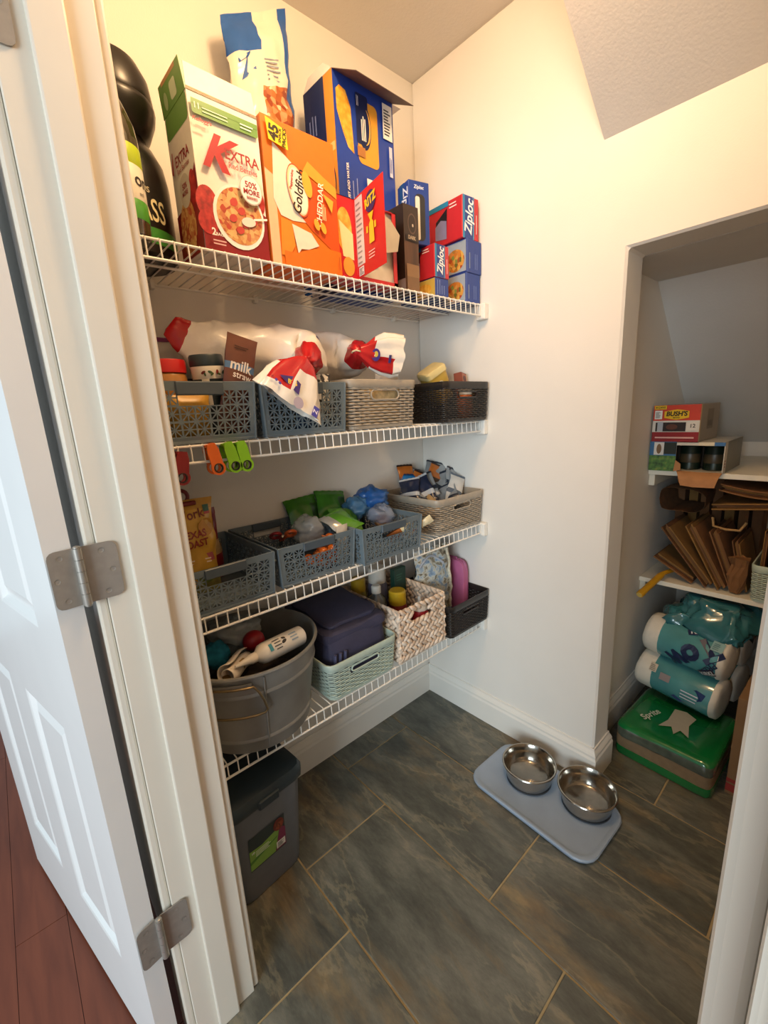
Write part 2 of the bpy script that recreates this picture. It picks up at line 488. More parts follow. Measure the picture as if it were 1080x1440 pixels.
# ---- panelled door, swung right back
t_ang = math.atan2(.979, -.204)
door = thing('door_1', 'white panelled door swung open on three grey hinges', 'door', (-1.287, -.466, .012), t_ang)
door['kind'] = 'structure'
WD, HD, TH = .757, 2.03, .035
def dpart(name, x0, x1, z0, z1, y0=-TH, y1=0):
    return MB().box(x0, x1, y0, y1, z0, z1).build(name, DOORM, door)
dpart('stile', 0, .115, 0, HD); dpart('stile', WD-.115, WD, 0, HD)
rz = [(0, .20), (.745, .935), (1.60, 1.70), (1.91, HD)]
for a_, b_ in rz: dpart('rail', .115, WD-.115, a_, b_)
cols = [(.115, .3235), (.4335, .642)]
rows = [(.20, .745), (.935, 1.60), (1.70, 1.91)]
for a_, b_ in rows: dpart('mullion', .3235, .4335, a_, b_)
for (xa, xb) in cols:
    for (za, zb) in rows:
        mb = MB()
        for sgn, y_ in ((1, 0), (-1, -TH)):
            lv = [(0, 0), (.006, -.0015), (.014, -.009), (.022, -.009), (.040, -.003)]
            rings = [[(xa+i, y_+sgn*d, za+i), (xb-i, y_+sgn*d, za+i), (xb-i, y_+sgn*d, zb-i), (xa+i, y_+sgn*d, zb-i)] for i, d in lv]
            mb.loft(rings, caps=False)
            mb.add(rings[-1], [(0, 1, 2, 3)])
        mb.build('panel', DOORM, door)

STEEL = M('#A09A92', .42, .45, var=.06, vscale=90)
STEEL2 = M('#A8A49C', .38, .6, var=.05, vscale=60)
def hinge(z, label):
    bx, by = -1.2475, -.4705
    h = thing('door_hinge', label, 'hinge', (bx, by, z), group='butt hinges on the white door')
    hh = .0445
    def leaf(p0, p1, nrm):
        # rounded plate from p0 (at barrel) to p1, standing hh above and below
        p0 = Vector(p0); p1 = Vector(p1); d = (p1-p0); Lh = d.length; d.normalize(); r = .010
        pts = [(0, -hh), (Lh-r, -hh)]+[(Lh-r+r*math.sin(R(a)), -hh+r-r*math.cos(R(a))) for a in (30, 60)]+[(Lh, -hh+r), (Lh, hh-r)]+[(Lh-r+r*math.cos(R(a)), hh-r+r*math.sin(R(a))) for a in (30, 60)]+[(Lh-r, hh), (0, hh)]
        n_ = Vector(nrm)
        o = MB().prism(pts, lambda a, b_, t: p0+d*a+Vector((0, 0, b_))+n_*t, .0018).build('leaf', STEEL, h)
        for (fa, fz) in ((.55, .033), (.78, 0), (.55, -.033)):
            c = p0+d*(Lh*fa)+Vector((0, 0, fz))+n_*.0018
            q = MB(); s_ = d; 
            q.add([c+(s_*math.cos(k*PI/6)+Vector((0,0,1))*math.sin(k*PI/6))*.0042+n_*.0004 for k in range(12)]+[c+(s_*math.cos(k*PI/6)+Vector((0,0,1))*math.sin(k*PI/6))*.0018-n_*.0002 for k in range(12)],
                  [(k, (k+1) % 12, 12+(k+1) % 12, 12+k) for k in range(12)]+[tuple(range(12, 24))])
            q.build('screw', STEEL2, o)
    leaf((.004, .0072, 0), (.051, .0072, 0), (0, -1, 0))
    leaf((-.0035, .0065, 0), (-.0375, .0010, 0), (-.16, -.987, 0))
    for k in range(5):
        z0 = -hh+k*2*hh/5
        MB().lathe([(.0062, z0+.0003), (.0062, z0+2*hh/5-.0003)], 18).build('knuckle', STEEL2, h, smooth=True)
    MB().lathe([(.0025, -hh-.004), (.0048, -hh-.002), (.0048, -hh), (.003, hh), (.0048, hh), (.0048, hh+.0022), (.002, hh+.0035)], 12).build('pin', STEEL2, h, smooth=True)
hinge(1.048, 'satin grey hinge at the middle of the white door')
hinge(.330, 'brownish grey hinge near the bottom of the white door')
hinge(1.766, 'grey hinge at the top left of the photo')

# ---- ceiling lamp of the pantry (above the frame)
ld = bpy.data.lights.new('pantry_lamp', 'POINT'); ld.energy = 15; ld.color = (1.0, .64, .33); ld.shadow_soft_size = .08
lo = bpy.data.objects.new('pantry_lamp', ld); COL.objects.link(lo); lo.location = (-.72, -.72, 2.25)

# ---- four white wire shelves
WIRE = M('#E9E6DE', .38, var=.02)
wire_mesh = None
def wire_shelf(z, label):
    global wire_mesh
    s = thing('wire_shelf', label, 'shelf', (0, 0, z), group='white wire shelves on the back wall')
    if wire_mesh is None:
        o = MB().tube([(0, -.008, .0018), (0, -.300, .0018), (0, -.3062, -.001), (0, -.3075, -LIP)], .0016, 5).build('deck_wire', WIRE, s, smooth=True)
        wire_mesh = o.data; o.location = (-1.062, 0, 0); first = 1
    else: first = 0
    for k in range(first, 42):
        o = bpy.data.objects.new('deck_wire', wire_mesh); COL.objects.link(o); o.parent = s; o.location = (-1.062+k*.0252, 0, 0)
    for nm, y, dz, r in (('back_rail', -.012, -.0025, .003), ('middle_rail', -.155, -.0025, .003), ('front_rail', -.304, -.0022, .0028), ('lip_rail', -.3065, -LIP, .0030)):
        MB().tube([(-1.085, y, dz), (-.012, y, dz)], r, 8).build(nm, WIRE, s, smooth=True)
    for xa, xb in ((-1.0995, -1.056), (-.024, -.0005)):
        MB().box(xa, xb, -.322, -.286, -LIP-.012, .0030).build('end_bracket', WIRE, s, bevel=.004, seg=2)
    for k in range(4):
        xx = -.95+k*.27
        MB().box(xx-.006, xx+.006, -.018, 0, -.012, .008).build('wall_clip', WIRE, s, bevel=.002)
    return s
wire_shelf(Z1, 'topmost white wire shelf, crowded with food boxes')
wire_shelf(Z2, 'second white wire shelf from the top, coloured clips hanging from its lip')
wire_shelf(Z3, 'third white wire shelf from the top, holding open slate blue baskets')
wire_shelf(Z4, 'lowest white wire shelf, holding the grey metal tub')

# ---- two white board shelves in the nook
NSH = M('#E4DFCF', .45, var=.03, vscale=12)
def nook_shelf(z, label):
    s = thing('nook_shelf', label, 'shelf', (.52, -.68, z), group='board shelves in the nook')
    MB().box(0, .578, -1.018, -.001, -.018, 0).build('board', NSH, s, bevel=.001)
    MB().box(.012, .575, -.021, -.001, -.062, -.018).build('cleat', NSH, s, bevel=.0015)
nook_shelf(1.002, 'upper white board shelf in the nook, under the cartons')
nook_shelf(.572, 'lower white board shelf in the nook, under the paper bags')

# ================================================================== BASKETS AND TUBS
SLATE = M('#66737A', .42, var=.05, vscale=30)
SLATE_D = M('#48545E', .40, var=.05, vscale=30)

def star_wall(nc, nr, w0, w1, h, margin_x, z_lo, z_hi, skip=()):
    """flat perforated panel in local (a, b): returns polygons as lists of (a,b) in a unit frame, plain margin around"""
    polys = []
    ax = [-1+2*margin_x+(2-4*margin_x)*i/nc for i in range(nc+1)]
    bz = [z_lo+(z_hi-z_lo)*i/nr for i in range(nr+1)]
    for r_ in range(nr):
        for c in range(nc):
            if (c, r_) in skip: continue
            xa, xb, za, zb = ax[c], ax[c+1], bz[r_], bz[r_+1]
            cx, cz = (xa+xb)/2, (za+zb)/2; hx, hz = (xb-xa)/2, (zb-za)/2
            a, bb = .86, .085
            for k in range(8):
                ang = (k//2)*PI/2; mir = k % 2
                def tr(p):
                    x, y = p
                    if mir: y = -y
                    x, y = x*math.cos(ang)-y*math.sin(ang), x*math.sin(ang)+y*math.cos(ang)
                    return (cx+x*hx, cz+y*hz)
                C_ = (0, 0); A_ = (1, 0); K_ = (1, 1)
                P1 = (bb*(1+math.sqrt(2)), bb); P2 = (a, bb); P3 = (a, a-math.sqrt(2)*bb)
                for q in ((C_, A_, P2, P1), (A_, K_, P3, P2), (K_, C_, P1, P3)):
                    pl = [tr(p) for p in q]
                    polys.append(pl[::-1] if mir else pl)
    # plain margins
    polys.append([(-1, 0), (1, 0), (1, z_lo), (-1, z_lo)])
    for sg in (-1, 1):
        e = ax[0] if sg < 0 else ax[-1]
        polys.append([(sg, z_lo), (e, z_lo), (e, z_hi), (sg, z_hi)])
    polys.append([(-1, z_hi), (ax[0], z_hi), (ax[0], 1), (-1, 1)])
    polys.append([(1, z_hi), (ax[-1], z_hi), (ax[-1], 1), (1, 1)])
    polys.append((ax, z_hi))
    return polys

def star_basket(label, loc, zs=1., group='slate blue baskets with cut-out stars'):
    t = thing('perforated_basket', label, 'basket', loc, group=group)
    hw0, hw1, hd0, hd1, h = .111, .1175, .139, .1455, .112
    def panel(side):
        front = side in ('front', 'back')
        nc, nr = (7, 3) if front else (9, 3)
        skip = [(2, 2), (3, 2), (4, 2)] if front else []
        polys = star_wall(nc, nr, 0, 0, h, .045, .10, .88, skip)
        ax, zh = polys.pop()
        segs = [(ax[0], ax[2]), (ax[5], ax[7])] if front else [(ax[0], ax[-1])]
        for p_, q_ in segs: polys.append([(p_, zh), (q_, zh), (q_, 1), (p_, 1)])
        mb = MB()
        def pos(a, b_):
            hw = hw0+(hw1-hw0)*b_; hd = hd0+(hd1-hd0)*b_; z = b_*h
            if side == 'front': return (a*hw, -hd, z)
            if side == 'back': return (-a*hw, hd, z)
            if side == 'left': return (-hw, -a*hd, z)
            return (hw, a*hd, z)
        for pl in polys: mb.add([pos(a, b_) for a, b_ in pl], [tuple(range(len(pl)))])
        o = mb.build('wall', SLATE, t, solid=.0022)
        if front:
            g = MB(); sg = -1 if side == 'front' else 1
            xa = ax[2]*hw1; xb = ax[5]*hw1
            g.box(xa-.002, xb+.002, -.006, .003, .088, h+.001)
            gb = g.build('handle_grip', SLATE_D, t, bevel=.002); gb.location = (0, sg*(hd1-.001), 0)
    for sd in ('front', 'back', 'left', 'right'): panel(sd)
    MB().box(-hw0+.001, hw0-.001, -hd0+.001, hd0-.001, .002, .005).build('base', SLATE, t)
    rim = MB(); q = .0025
    rim.tube([(-hw1, -hd1, h), (hw1, -hd1, h), (hw1, hd1, h), (-hw1, hd1, h)], q, 6, closed=True)
    for a, b_ in ((-1, -1), (1, -1), (1, 1), (-1, 1)):
        rim.tube([(a*hw0, b_*hd0, 0), (a*hw1, b_*hd1, h)], .0032, 8)
    rim.tube([(-hw0, -hd0, .003), (hw0, -hd0, .003), (hw0, hd0, .003), (-hw0, hd0, .003)], .003, 6, closed=True)
    rim.build('rim', SLATE, t, smooth=True)
    t.scale = (1, 1, zs)
    return t
EPS = .0036
sb = star_basket('slate blue star-cut basket holding a red-lidded jar, far left of its shelf', (-.9775, -.163, Z2+EPS), 1.08)
def sb_copy(label, loc, zs, rz=0):
    c = copy_tree(sb); c['label'] = label; c.location = loc; c.scale = (1, 1, zs); c.rotation_euler = (0, 0, rz); return c
sb_copy('slate blue star-cut basket under the tied white bread bag', (-.7275, -.163, Z2+EPS), 1.08)
sb_copy('slate blue star-cut basket with a yellow crouton bag standing in it', (-.9765, -.165, Z3+EPS), .93)
sb_copy('slate blue star-cut basket with scissors and orange sweets inside', (-.7270, -.160, Z3+EPS), .93)
sb_copy('slate blue star-cut basket heaped with green packets and blue plastic', (-.4880, -.190, Z3+EPS), .93)

def rrect_pt(s, hw, hd, r):
    """point at length fraction s around a rounded rectangle, plus outward normal"""
    Lx, Ly, A = 2*(hw-r), 2*(hd-r), PI*r/2
    per = 2*Lx+2*Ly+4*A; d = (s % 1)*per
    for k, (ln, kind) in enumerate(((Lx, 'f'), (A, 0), (Ly, 'r'), (A, 1), (Lx, 'b'), (A, 2), (Ly, 'l'), (A, 3))):
        if d <= ln or k == 7:
            f = d/ln
            if kind == 'f': return (-hw+r+d, -hd, 0, -1)
            if kind == 'r': return (hw, -hd+r+d, 1, 0)
            if kind == 'b': return (hw-r-d, hd, 0, 1)
            if kind == 'l': return (-hw, hd-r-d, -1, 0)
            cx, cy, a0 = ((hw-r, -hd+r, -90), (hw-r, hd-r, 0), (-hw+r, hd-r, 90), (-hw+r, -hd+r, 180))[kind]
            a = R(a0+90*min(f, 1)); return (cx+r*math.cos(a), cy+r*math.sin(a), math.cos(a), math.sin(a))
        d -= ln
def rattan_basket(name, label, loc, hw0, hw1, hd0, hd1, h, color, rows=12, slot=(.05, .018, .70), rz=0, r=.022, seg=132, group=None, gloss=.4, pitch=None, fine=1.):
    t = thing(name, label, 'basket', loc, rz, group)
    mat = M(color, gloss, var=.06, vscale=60)
    band = .020; z0 = .008; zt = h-band
    def dim(z):
        f = z/h; return hw0+(hw1-hw0)*f, hd0+(hd1-hd0)*f
    nph = pitch or 30
    mb = MB(); rp = (zt-z0)/rows
    sw, sh, sz = slot  # half width, height, height fraction of slot centre
    zs0, zs1 = h*sz-sh/2, h*sz+sh/2
    for i in range(rows):
        zc = z0+rp*(i+.5); hw, hd = dim(zc); vs = []; keep = []
        for j in range(seg):
            x, y, nx, ny = rrect_pt(j/seg, hw, hd, r)
            c = math.cos(2*PI*nph*j/seg+PI*(i % 2))
            hh = rp*(.385+.105*c); o = .0009+.0009*c
            vs += [(x+nx*(o-.0008), y+ny*(o-.0008), zc-hh), (x+nx*(o+.0010), y+ny*(o+.0010), zc), (x+nx*(o-.0008), y+ny*(o-.0008), zc+hh), (x-nx*.0012, y-ny*.0012, zc)]
            ins = abs(x) < sw and abs(y) > hd*.9 and zs0-.001 < zc < zs1+.001
            keep.append(not ins)
        fs = []
        for j in range(seg):
            if not (keep[j] and keep[(j+1) % seg]): continue
            k = (j+1) % seg
            for q in range(4): fs.append((j*4+q, k*4+q, k*4+(q+1) % 4, j*4+(q+1) % 4))
        mb.add(vs, fs)
    o = mb.build('woven_wall', mat, t, smooth='all'); o['kind'] = 'stuff'
    # vertical stakes behind the weave
    st = MB()
    for k in range(nph*2):
        a = rrect_pt((k+.5)/(nph*2), hw0, hd0, r); b_ = rrect_pt((k+.5)/(nph*2), dim(zt)[0], dim(zt)[1], r)
        if abs(b_[0]) < sw and abs(b_[1]) > hd0*.9:
            continue
        st.tube([(a[0]-a[2]*.0008, a[1]-a[3]*.0008, .004), (b_[0]-b_[2]*.0008, b_[1]-b_[3]*.0008, zt+.002)], .0014, 4)
    st.build('stakes', mat, t)['kind'] = 'stuff'
    rm = MB(); rings = []
    for off, z in ((.0015, zt-.002), (.003, zt), (.003, h-.003), (.001, h), (-.0025, h), (-.003, h-.003), (-.003, zt-.002)):
        hw, hd = dim(z); ringp = []
        for j in range(72):
            x, y, nx, ny = rrect_pt(j/72, hw, hd, r); ringp.append((x+nx*off, y+ny*off, z))
        rings.append(ringp)
    rings.append(rings[0]); rm.loft(rings, caps=False); rm.build('rim_band', mat, t, smooth=True)
    for sg in (-1, 1):
        hd = dim(h*sz)[1]; zc = h*sz; rr = sh/2; pts = []
        for a in range(-90, 91, 30): pts.append((sw-rr+rr*math.cos(R(a)), sg*hd, zc+rr*math.sin(R(a))))
        for a in range(90, 271, 30): pts.append((-sw+rr+rr*math.cos(R(a)), sg*hd, zc+rr*math.sin(R(a))))
        MB().tube(pts, .0026, 6, closed=True).build('handle_frame', mat, t, smooth=True)
    bs = MB(); rb = []
    for z, off in ((.001, -.003), (.001, .0), (.009, .001), (.009, -.002), (.004, -.004)):
        rb.append([(p[0]+p[2]*off, p[1]+p[3]*off, z) for p in (rrect_pt(j/72, *dim(z), r) for j in range(72))])
    bs.loft(rb, caps=True); bs.build('base', mat, t)
    return t
rattan_basket('woven_basket', 'taupe plastic-weave basket beside the black one, red and white bag tail over it', (-.470, -.165, Z2+EPS), .122, .128, .138, .144, .131, '#A39888', rows=13, slot=(.052, .026, .69), group='taupe plastic-weave baskets')
rattan_basket('woven_basket', 'taupe plastic-weave basket full of small snack packets', (-.136, -.167, Z3+EPS), .121, .128, .138, .144, .124, '#A39888', rows=13, slot=(.048, .020, .70), group='taupe plastic-weave baskets')
rattan_basket('woven_basket', 'pale mint green plastic-weave basket holding folded navy fabric', (-.6060, -.168, Z4+EPS), .122, .131, .140, .148, .118, '#B7C7BA', rows=14, slot=(.052, .017, .66), group=None)
rattan_basket('woven_basket', 'black plastic-weave basket with a yellow tub leaning in it', (-.131, -.180, Z2+EPS), .112, .117, .150, .154, .126, '#25211F', rows=16, slot=(.048, .018, .68), seg=168, pitch=42, r=.012, group='black plastic-weave baskets', gloss=.35)
rattan_basket('woven_basket', 'black plastic-weave basket with a pink case, lowest shelf by the wall', (-.1205, -.180, Z4+EPS), .110, .1155, .150, .154, .122, '#25211F', rows=16, slot=(.048, .014, .66), seg=168, pitch=42, r=.012, group='black plastic-weave baskets', gloss=.35)

# ---- seagrass basket: plump plaited rows
def seagrass(loc):
    t = thing('seagrass_basket', 'blond braided seagrass basket with bottles and cans standing in it', 'basket', loc)
    hw, hd, h = .107, .145, .186
    m1 = ramp_mat('seagrass', 'noise', 35, ((.3, '#B8A08A'), (.5, '#D4BEA8'), (.7, '#E6D6C4')), .7, .15, 3, .3)
    rnd = random.Random(5)
    for side in range(4):
        mb = MB(); front = side in (0, 2); Lh = hw if front else hd
        nb = 9 if front else 12; nr = 10
        for r_ in range(nr):
            for c in range(nb):
                u = -Lh+(c+.5+(.25 if r_ % 2 else -.25))*2*Lh/nb; z = .008+(r_+.5)*(h-.010)/nr
                if side in (0,) and abs(u+.005) < .046 and .135 < z < .172: continue
                ang = R(38 if r_ % 2 else -38)+rnd.uniform(-.15, .15)
                rx, rz_ = 2*Lh/nb*.86, (h/nr)*.44
                rot = Matrix.Rotation(ang, 3, 'Y')
                if front: cpos = (u, (-hd if side == 0 else hd)+rnd.uniform(-.001, .001), z); rad = (rx, .0075, rz_)
                else:
                    cpos = ((hw if side == 1 else -hw)+rnd.uniform(-.001, .001), u, z); rad = (.0075, rx, rz_); rot = Matrix.Rotation(ang, 3, 'X')
                mb.ellipsoid(cpos, rad, 7, 4, 0, rot)
        o = mb.build('braided_wall', m1, t, smooth='all'); o['kind'] = 'stuff'
    rm = MB(); z = h-.003
    rm.tube([(-hw, -hd, z), (hw, -hd, z), (hw, hd, z), (-hw, hd, z)], .0045, 6, closed=True)
    for a, b_ in ((-1, -1), (1, -1), (1, 1), (-1, 1)): rm.tube([(a*hw, b_*hd, .003), (a*hw, b_*hd, z)], .005, 6)
    rm.build('rim', m1, t, smooth=True)
    MB().box(-hw, hw, -hd, hd, .003, .007).build('base', m1, t)
    MB().box(-hw+.006, -hw+.008, -hd+.006, hd-.006, .008, h-.03).build('lining', M('#7A6350', .8), t)
seagrass((-.356, -.167, Z4+EPS))

# ---- galvanised tub
def metal_tub(loc):
    t = thing('metal_tub', 'grey galvanised metal tub full of pet things', 'tub', loc)
    g = M('#8C8A84', .50, .35, var=.14, vscale=14, bump=.1, bscale=60)
    prof = [(.0, .004), (.140, .004), (.146, 0), (.148, .004), (.151, .03), (.1545, .034), (.1545, .038), (.152, .042), (.172, .165), (.1755, .169), (.1755, .173), (.173, .177), (.180, .222), (.185, .222), (.1865, .226), (.185, .230), (.1805, .231), (.178, .228), (.171, .178), (.148, .012), (0, .008)]
    MB().lathe(prof, 56).build('body', g, t, smooth=True)
    # folded seam up the side
    d = Vector((math.cos(R(-103)), math.sin(R(-103)), 0)); s_ = MB()
    s_.tube([d*.1485+Vector((0,0,.006)), d*.1552+Vector((0,0,.05)), d*.176+Vector((0,0,.17)), d*.181+Vector((0,0,.218))], .0022, 6)
    s_.build('seam', g, t, smooth=True)
    br = M('#7A6A4E', .4, .8, var=.1)
    for ang in (-126, 54):
        def rp(a, z, off): 
            r_ = .150+(.182-.150)*z/.222+off; return Vector((r_*math.cos(R(ang+a)), r_*math.sin(R(ang+a)), z))
        e = MB()
        pl = [(a, z) for a, z in ((-15, .208), (15, .208))]
        vs = []; fs = []
        for k in range(9):
            a = -14+28*k/8; vs += [rp(a, .192, .0025), rp(a, .212, .0025), rp(a, .212, .0055), rp(a, .192, .0055)]
        for k in range(8):
            for q in range(4): fs.append((k*4+q, (k+1)*4+q, (k+1)*4+(q+1) % 4, k*4+(q+1) % 4))
        fs += [(0, 1, 2, 3), (32, 33, 34, 35)]
        e.add(vs, fs); e.build('ear_plate', g, t)
        pts = [rp(-15, .202, .006), rp(-18, .190, .011), rp(-21, .165, .013), rp(-23, .135, .014), rp(-21, .128, .015)]
        pts += [rp(a, .127, .016) for a in range(-15, 16, 6)]
        pts += [rp(21, .128, .015), rp(23, .135, .014), rp(21, .165, .013), rp(18, .190, .011), rp(15, .202, .006)]
        pts += [rp(a, .203, .008) for a in range(10, -15, -6)]
        MB().tube(pts, .0030, 7, closed=True).build('drop_handle', br, t, smooth=True)
metal_tub((-.905, -.1905, Z4+EPS))

# ---- lidded bin on the floor
def pet_food_bin(loc, rz):
    t = thing('lidded_bin', 'dark grey plastic bin with a flip lid standing on the floor', 'bin', loc, rz)
    body = M('#6C7076', .42, var=.04); lid = M('#2F3B42', .38, var=.04)
    def rr(hw, hd, z, r=.03, n=48): return [(p[0], p[1], z) for p in (rrect_pt(j/n, hw, hd, r) for j in range(n))]
    mb = MB(); mb.loft([rr(.092, .125, 0), rr(.096, .130, .012), rr(.112, .146, .29), rr(.114, .148, .30)]); mb.build('body', body, t, smooth=True)
    mb = MB(); mb.loft([rr(.117, .151, .292), rr(.119, .153, .296), rr(.119, .153, .318), rr(.113, .147, .330), rr(.085, .118, .340), rr(.05, .08, .342)]); mb.build('lid', lid, t, smooth=True)
    MB().box(-.03, .03, -.158, -.145, .286, .312).build('latch', lid, t, bevel=.003)
    f = Face(t, (0, -.1315, .02), (1, 0, 0), (0, -.057, .998))
    sc = .80
    f.pt0 = f.pt
    f.fn = lambda a, b_, l: f.o+f.u*(a*sc-.006)+f.v*(b_*sc+.030)+f.n*l
    f.rect(-.075, .07, .060, .205, P('#2E3A3A'), 'label_panel')
    f.poly([(-.075, .075), (.018, .075), (.040, .165), (-.030, .150), (-.075, .155)], P('#7FA84A'), 'label_panel')
    f.poly([(-.075, .10), (.026, .13), (.030, .136), (-.075, .112)], P('#4C7F33'), 'label_panel')
    f.poly([(.018, .075), (.060, .075), (.060, .15), (.040, .165)], P('#7A2A4E'), 'label_panel')
    f.ell(.036, .178, .020, .024, P('#7A2B24'), 0, 'label_panel')
    f.ell(.036, .178, .016, .019, ramp_mat('kibble_print', 'voronoi', 160, ((.2, '#5A2A18'), (.8, '#94482C')), .4), 0, 'label_panel')
    f.barcode(.022, .083, .056, .110)
    f.text('10', -.064, .146, .012, P('#F0EFEA'))
    f.lines(-.055, .125, .018, .150, 4, P('#DDE8C8'), .4, 4)
pet_food_bin((-.962, -.155, 0), R(5))

# ================================================================== TOP SHELF: CARTONS, BAG, BOTTLES
B1 = Z1+EPS
CARD = M('#A98A62', .75, var=.06, vscale=40)
GREYB = M('#B8B2A4', .75, var=.05, vscale=40)
WHITEB = M('#E9E3D6', .6, var=.03)
def carton(t, w_, d, h, mat, open_top=False, inner=None, name='body', bevel=.0015):
    if not open_top:
        return MB().box(0, w_, 0, d, 0, h).build(name, mat, t, bevel=bevel)
    e = .0012; mb = MB()
    mb.box(0, w_, 0, d, 0, e); mb.box(0, w_, 0, e, e, h); mb.box(0, w_, d-e, d, e, h); mb.box(0, e, e, d-e, e, h); mb.box(w_-e, w_, e, d-e, e, h)
    o = mb.build(name, mat, t)
    q = MB(); q.add([(e+.0003, e+.0003, .003), (w_-e-.0003, e+.0003, .003), (w_-e-.0003, d-e-.0003, .003), (e+.0003, d-e-.0003, .003), (e+.0003, e+.0003, h), (w_-e-.0003, e+.0003, h), (w_-e-.0003, d-e-.0003, h), (e+.0003, d-e-.0003, h)],
                    [(0, 1, 2, 3), (0, 1, 5, 4), (1, 2, 6, 5), (2, 3, 7, 6), (3, 0, 4, 7)])
    q.build('inside', inner or GREYB, t)
    return o
def faces(t, w_, d, h):
    return (Face(t, (0, 0, 0), (1, 0, 0), (0, 0, 1)), Face(t, (0, d, 0), (0, -1, 0), (0, 0, 1)), Face(t, (w_, 0, 0), (0, 1, 0), (0, 0, 1)), Face(t, (0, 0, h), (1, 0, 0), (0, 1, 0)))
def flap(t, p0, p1, out, L_, mat, name='flap', taper=.006, th=.0012):
    """card flap hinged on the edge p0-p1, running L_ along the direction out"""
    p0 = Vector(p0); p1 = Vector(p1); o = Vector(out).normalized()*L_; e = (p1-p0).normalized(); n_ = e.cross(o).normalized()*th
    pts = [p0, p1, p1+o-e*taper, p0+o+e*taper]
    mb = MB(); mb.add(pts+[p+n_ for p in pts], [(3, 2, 1, 0), (4, 5, 6, 7), (0, 1, 5, 4), (1, 2, 6, 5), (2, 3, 7, 6), (3, 0, 4, 7)])
    return mb.build(name, mat, t)
CEREAL = ramp_mat('cereal_print', 'voronoi', 130, ((.15, '#A8402E'), (.35, '#C98A4C'), (.6, '#DDB878'), (.85, '#B8452F')), .4)
BERRY = ramp_mat('berry_print', 'noise', 90, ((.35, '#8E1C1E'), (.55, '#B5292A'), (.75, '#C9433A')), .4)

# cereal box
w_, d_, h_ = .143, .118, .268
t = thing('cereal_box', 'white and red cereal box with its top flaps open', 'box', (-.921, -.293, B1), R(1.5))
carton(t, w_, d_, h_, P('#EDE7DA'), True, M('#B99E78', .8))
F_, L_, R_, T_ = faces(t, w_, d_, h_)
RED = P('#B3232B'); DRED = P('#8B1A22'); WHT = P('#F2EEE4'); GRN = P('#6E9B4E')
F_.poly([(0, 0), (w_, 0), (w_, .088), (.10, .11), (.0, .098)], DRED)
F_.ell(.014, .085, .022, .030, BERRY); F_.ell(.012, .050, .02, .022, BERRY); F_.ell(.128, .112, .014, .024, BERRY)
F_.ell(.080, .072, .056, .060, WHT, R(-12)); F_.ell(.081, .074, .050, .053, CEREAL, R(-12))
for cx, cy in ((.07, .098), (.085, .085), (.065, .068), (.092, .062), (.078, .048), (.11, .07)): F_.ell(cx, cy, .009, .007, P('#C2453C'), R(30))
F_.ell(.098, .067, .016, .009, P('#E4DCCB'), R(10)); F_.poly([(.11, .072), (.142, .079), (.142, .083), (.11, .076)], WHT)
F_.rrect(.004, .230, w_-.004, .254, .004, GRN); F_.rect(.004, .245, w_-.004, .254, GRN)
F_.text('11', .014, .243, .014, WHT); F_.lines(.024, .236, .075, .248, 2, P('#D5E3C4'), .35, 2); F_.lines(.10, .236, .134, .248, 2, WHT, .4, 3)
F_.text("Kellogg's", .020, .2205, .0105, RED, 0, .015, .3); F_.lines(.006, .207, .034, .213, 1, P('#C9A79E'), .5, 4)
F_.text('K', .038, .172, .084, RED, R(-4), .035, .42, 'CENTER', .95)
F_.text('EXTRA', .095, .178, .026, P('#9E2A2E'), 0, .02, 0, 'CENTER', .92); F_.text('Red Berries', .095, .160, .0145, P('#C0504C'), 0, .012, 0, 'CENTER', .9)
F_.ell(.108, .126, .025, .027, P('#C8B9A8')); F_.ell(.108, .1265, .0235, .0255, WHT)
F_.text('50%', .108, .135, .016, P('#9E2A2E'), 0, .02); F_.text('MORE', .108, .122, .0135, P('#9E2A2E'), 0, .02); F_.text('BERRIES', .108, .111, .007, P('#9E2A2E'))
F_.text('2', .016, .030, .018, WHT, 0, .03); F_.text('BAGS', .029, .027, .008, WHT); F_.lines(.012, .008, .042, .020, 2, P('#E0B9B4'), .4, 5)
L_.rrect(.004, .225, d_-.004, h_, .008, GRN); L_.text('EXTRA', .062, .180, .026, P('#9E2A2E'), 0, .02, 0, 'CENTER', .9); L_.text('Red Berries', .062, .162, .013, P('#B5645C'))
L_.poly([(0, 0), (d_, 0), (d_, .15), (.07, .10), (0, .09)], DRED); L_.ell(.098, .115, .016, .03, BERRY); L_.ell(.055, .055, .040, .052, CEREAL); L_.ell(.062, .120, .026, .030, P('#CFC6BA')); L_.text('50%', .062, .128, .014, P('#9E2A2E')); L_.text('MORE', .062, .115, .011, P('#9E2A2E'))
L_.poly([(.012, .165), (.022, .200), (.026, .198), (.020, .16)], RED, 'emblem')
fl = flap(t, (0, d_, h_), (0, 0, h_), (-.10, 0, 1), .052, GRN, 'side_flap', .004); 
fb = Face(t, (-.001, d_, h_), (0, -1, 0), (-.10, 0, 1)); fb.rect(.02, .045, .095, .052, P('#B98A5A')); fb.rrect(.055, .008, .085, .036, .006, P('#C8D6B4')); fb.ell(.03, .018, .009, .014, P('#A9C08E'))
flap(t, (0, 0, h_), (w_, 0, h_), (0, .15, 1), .048, P('#E9E0CC'), 'front_flap', .003)
ff = Face(t, (0, 0, h_), (1, 0, 0), (0, .15, 1)); ff.ell(.065, .022, .0075, .012, P('#C29A5E')); ff.rrect(.10, .012, .114, .028, .002, P('#CFC3AF')); ff.rect(0, 0, w_, .006, P('#B98A5A'))
flap(t, (w_, 0, h_), (w_, d_, h_), (.25, 0, .2), .0, GRN) if False else None

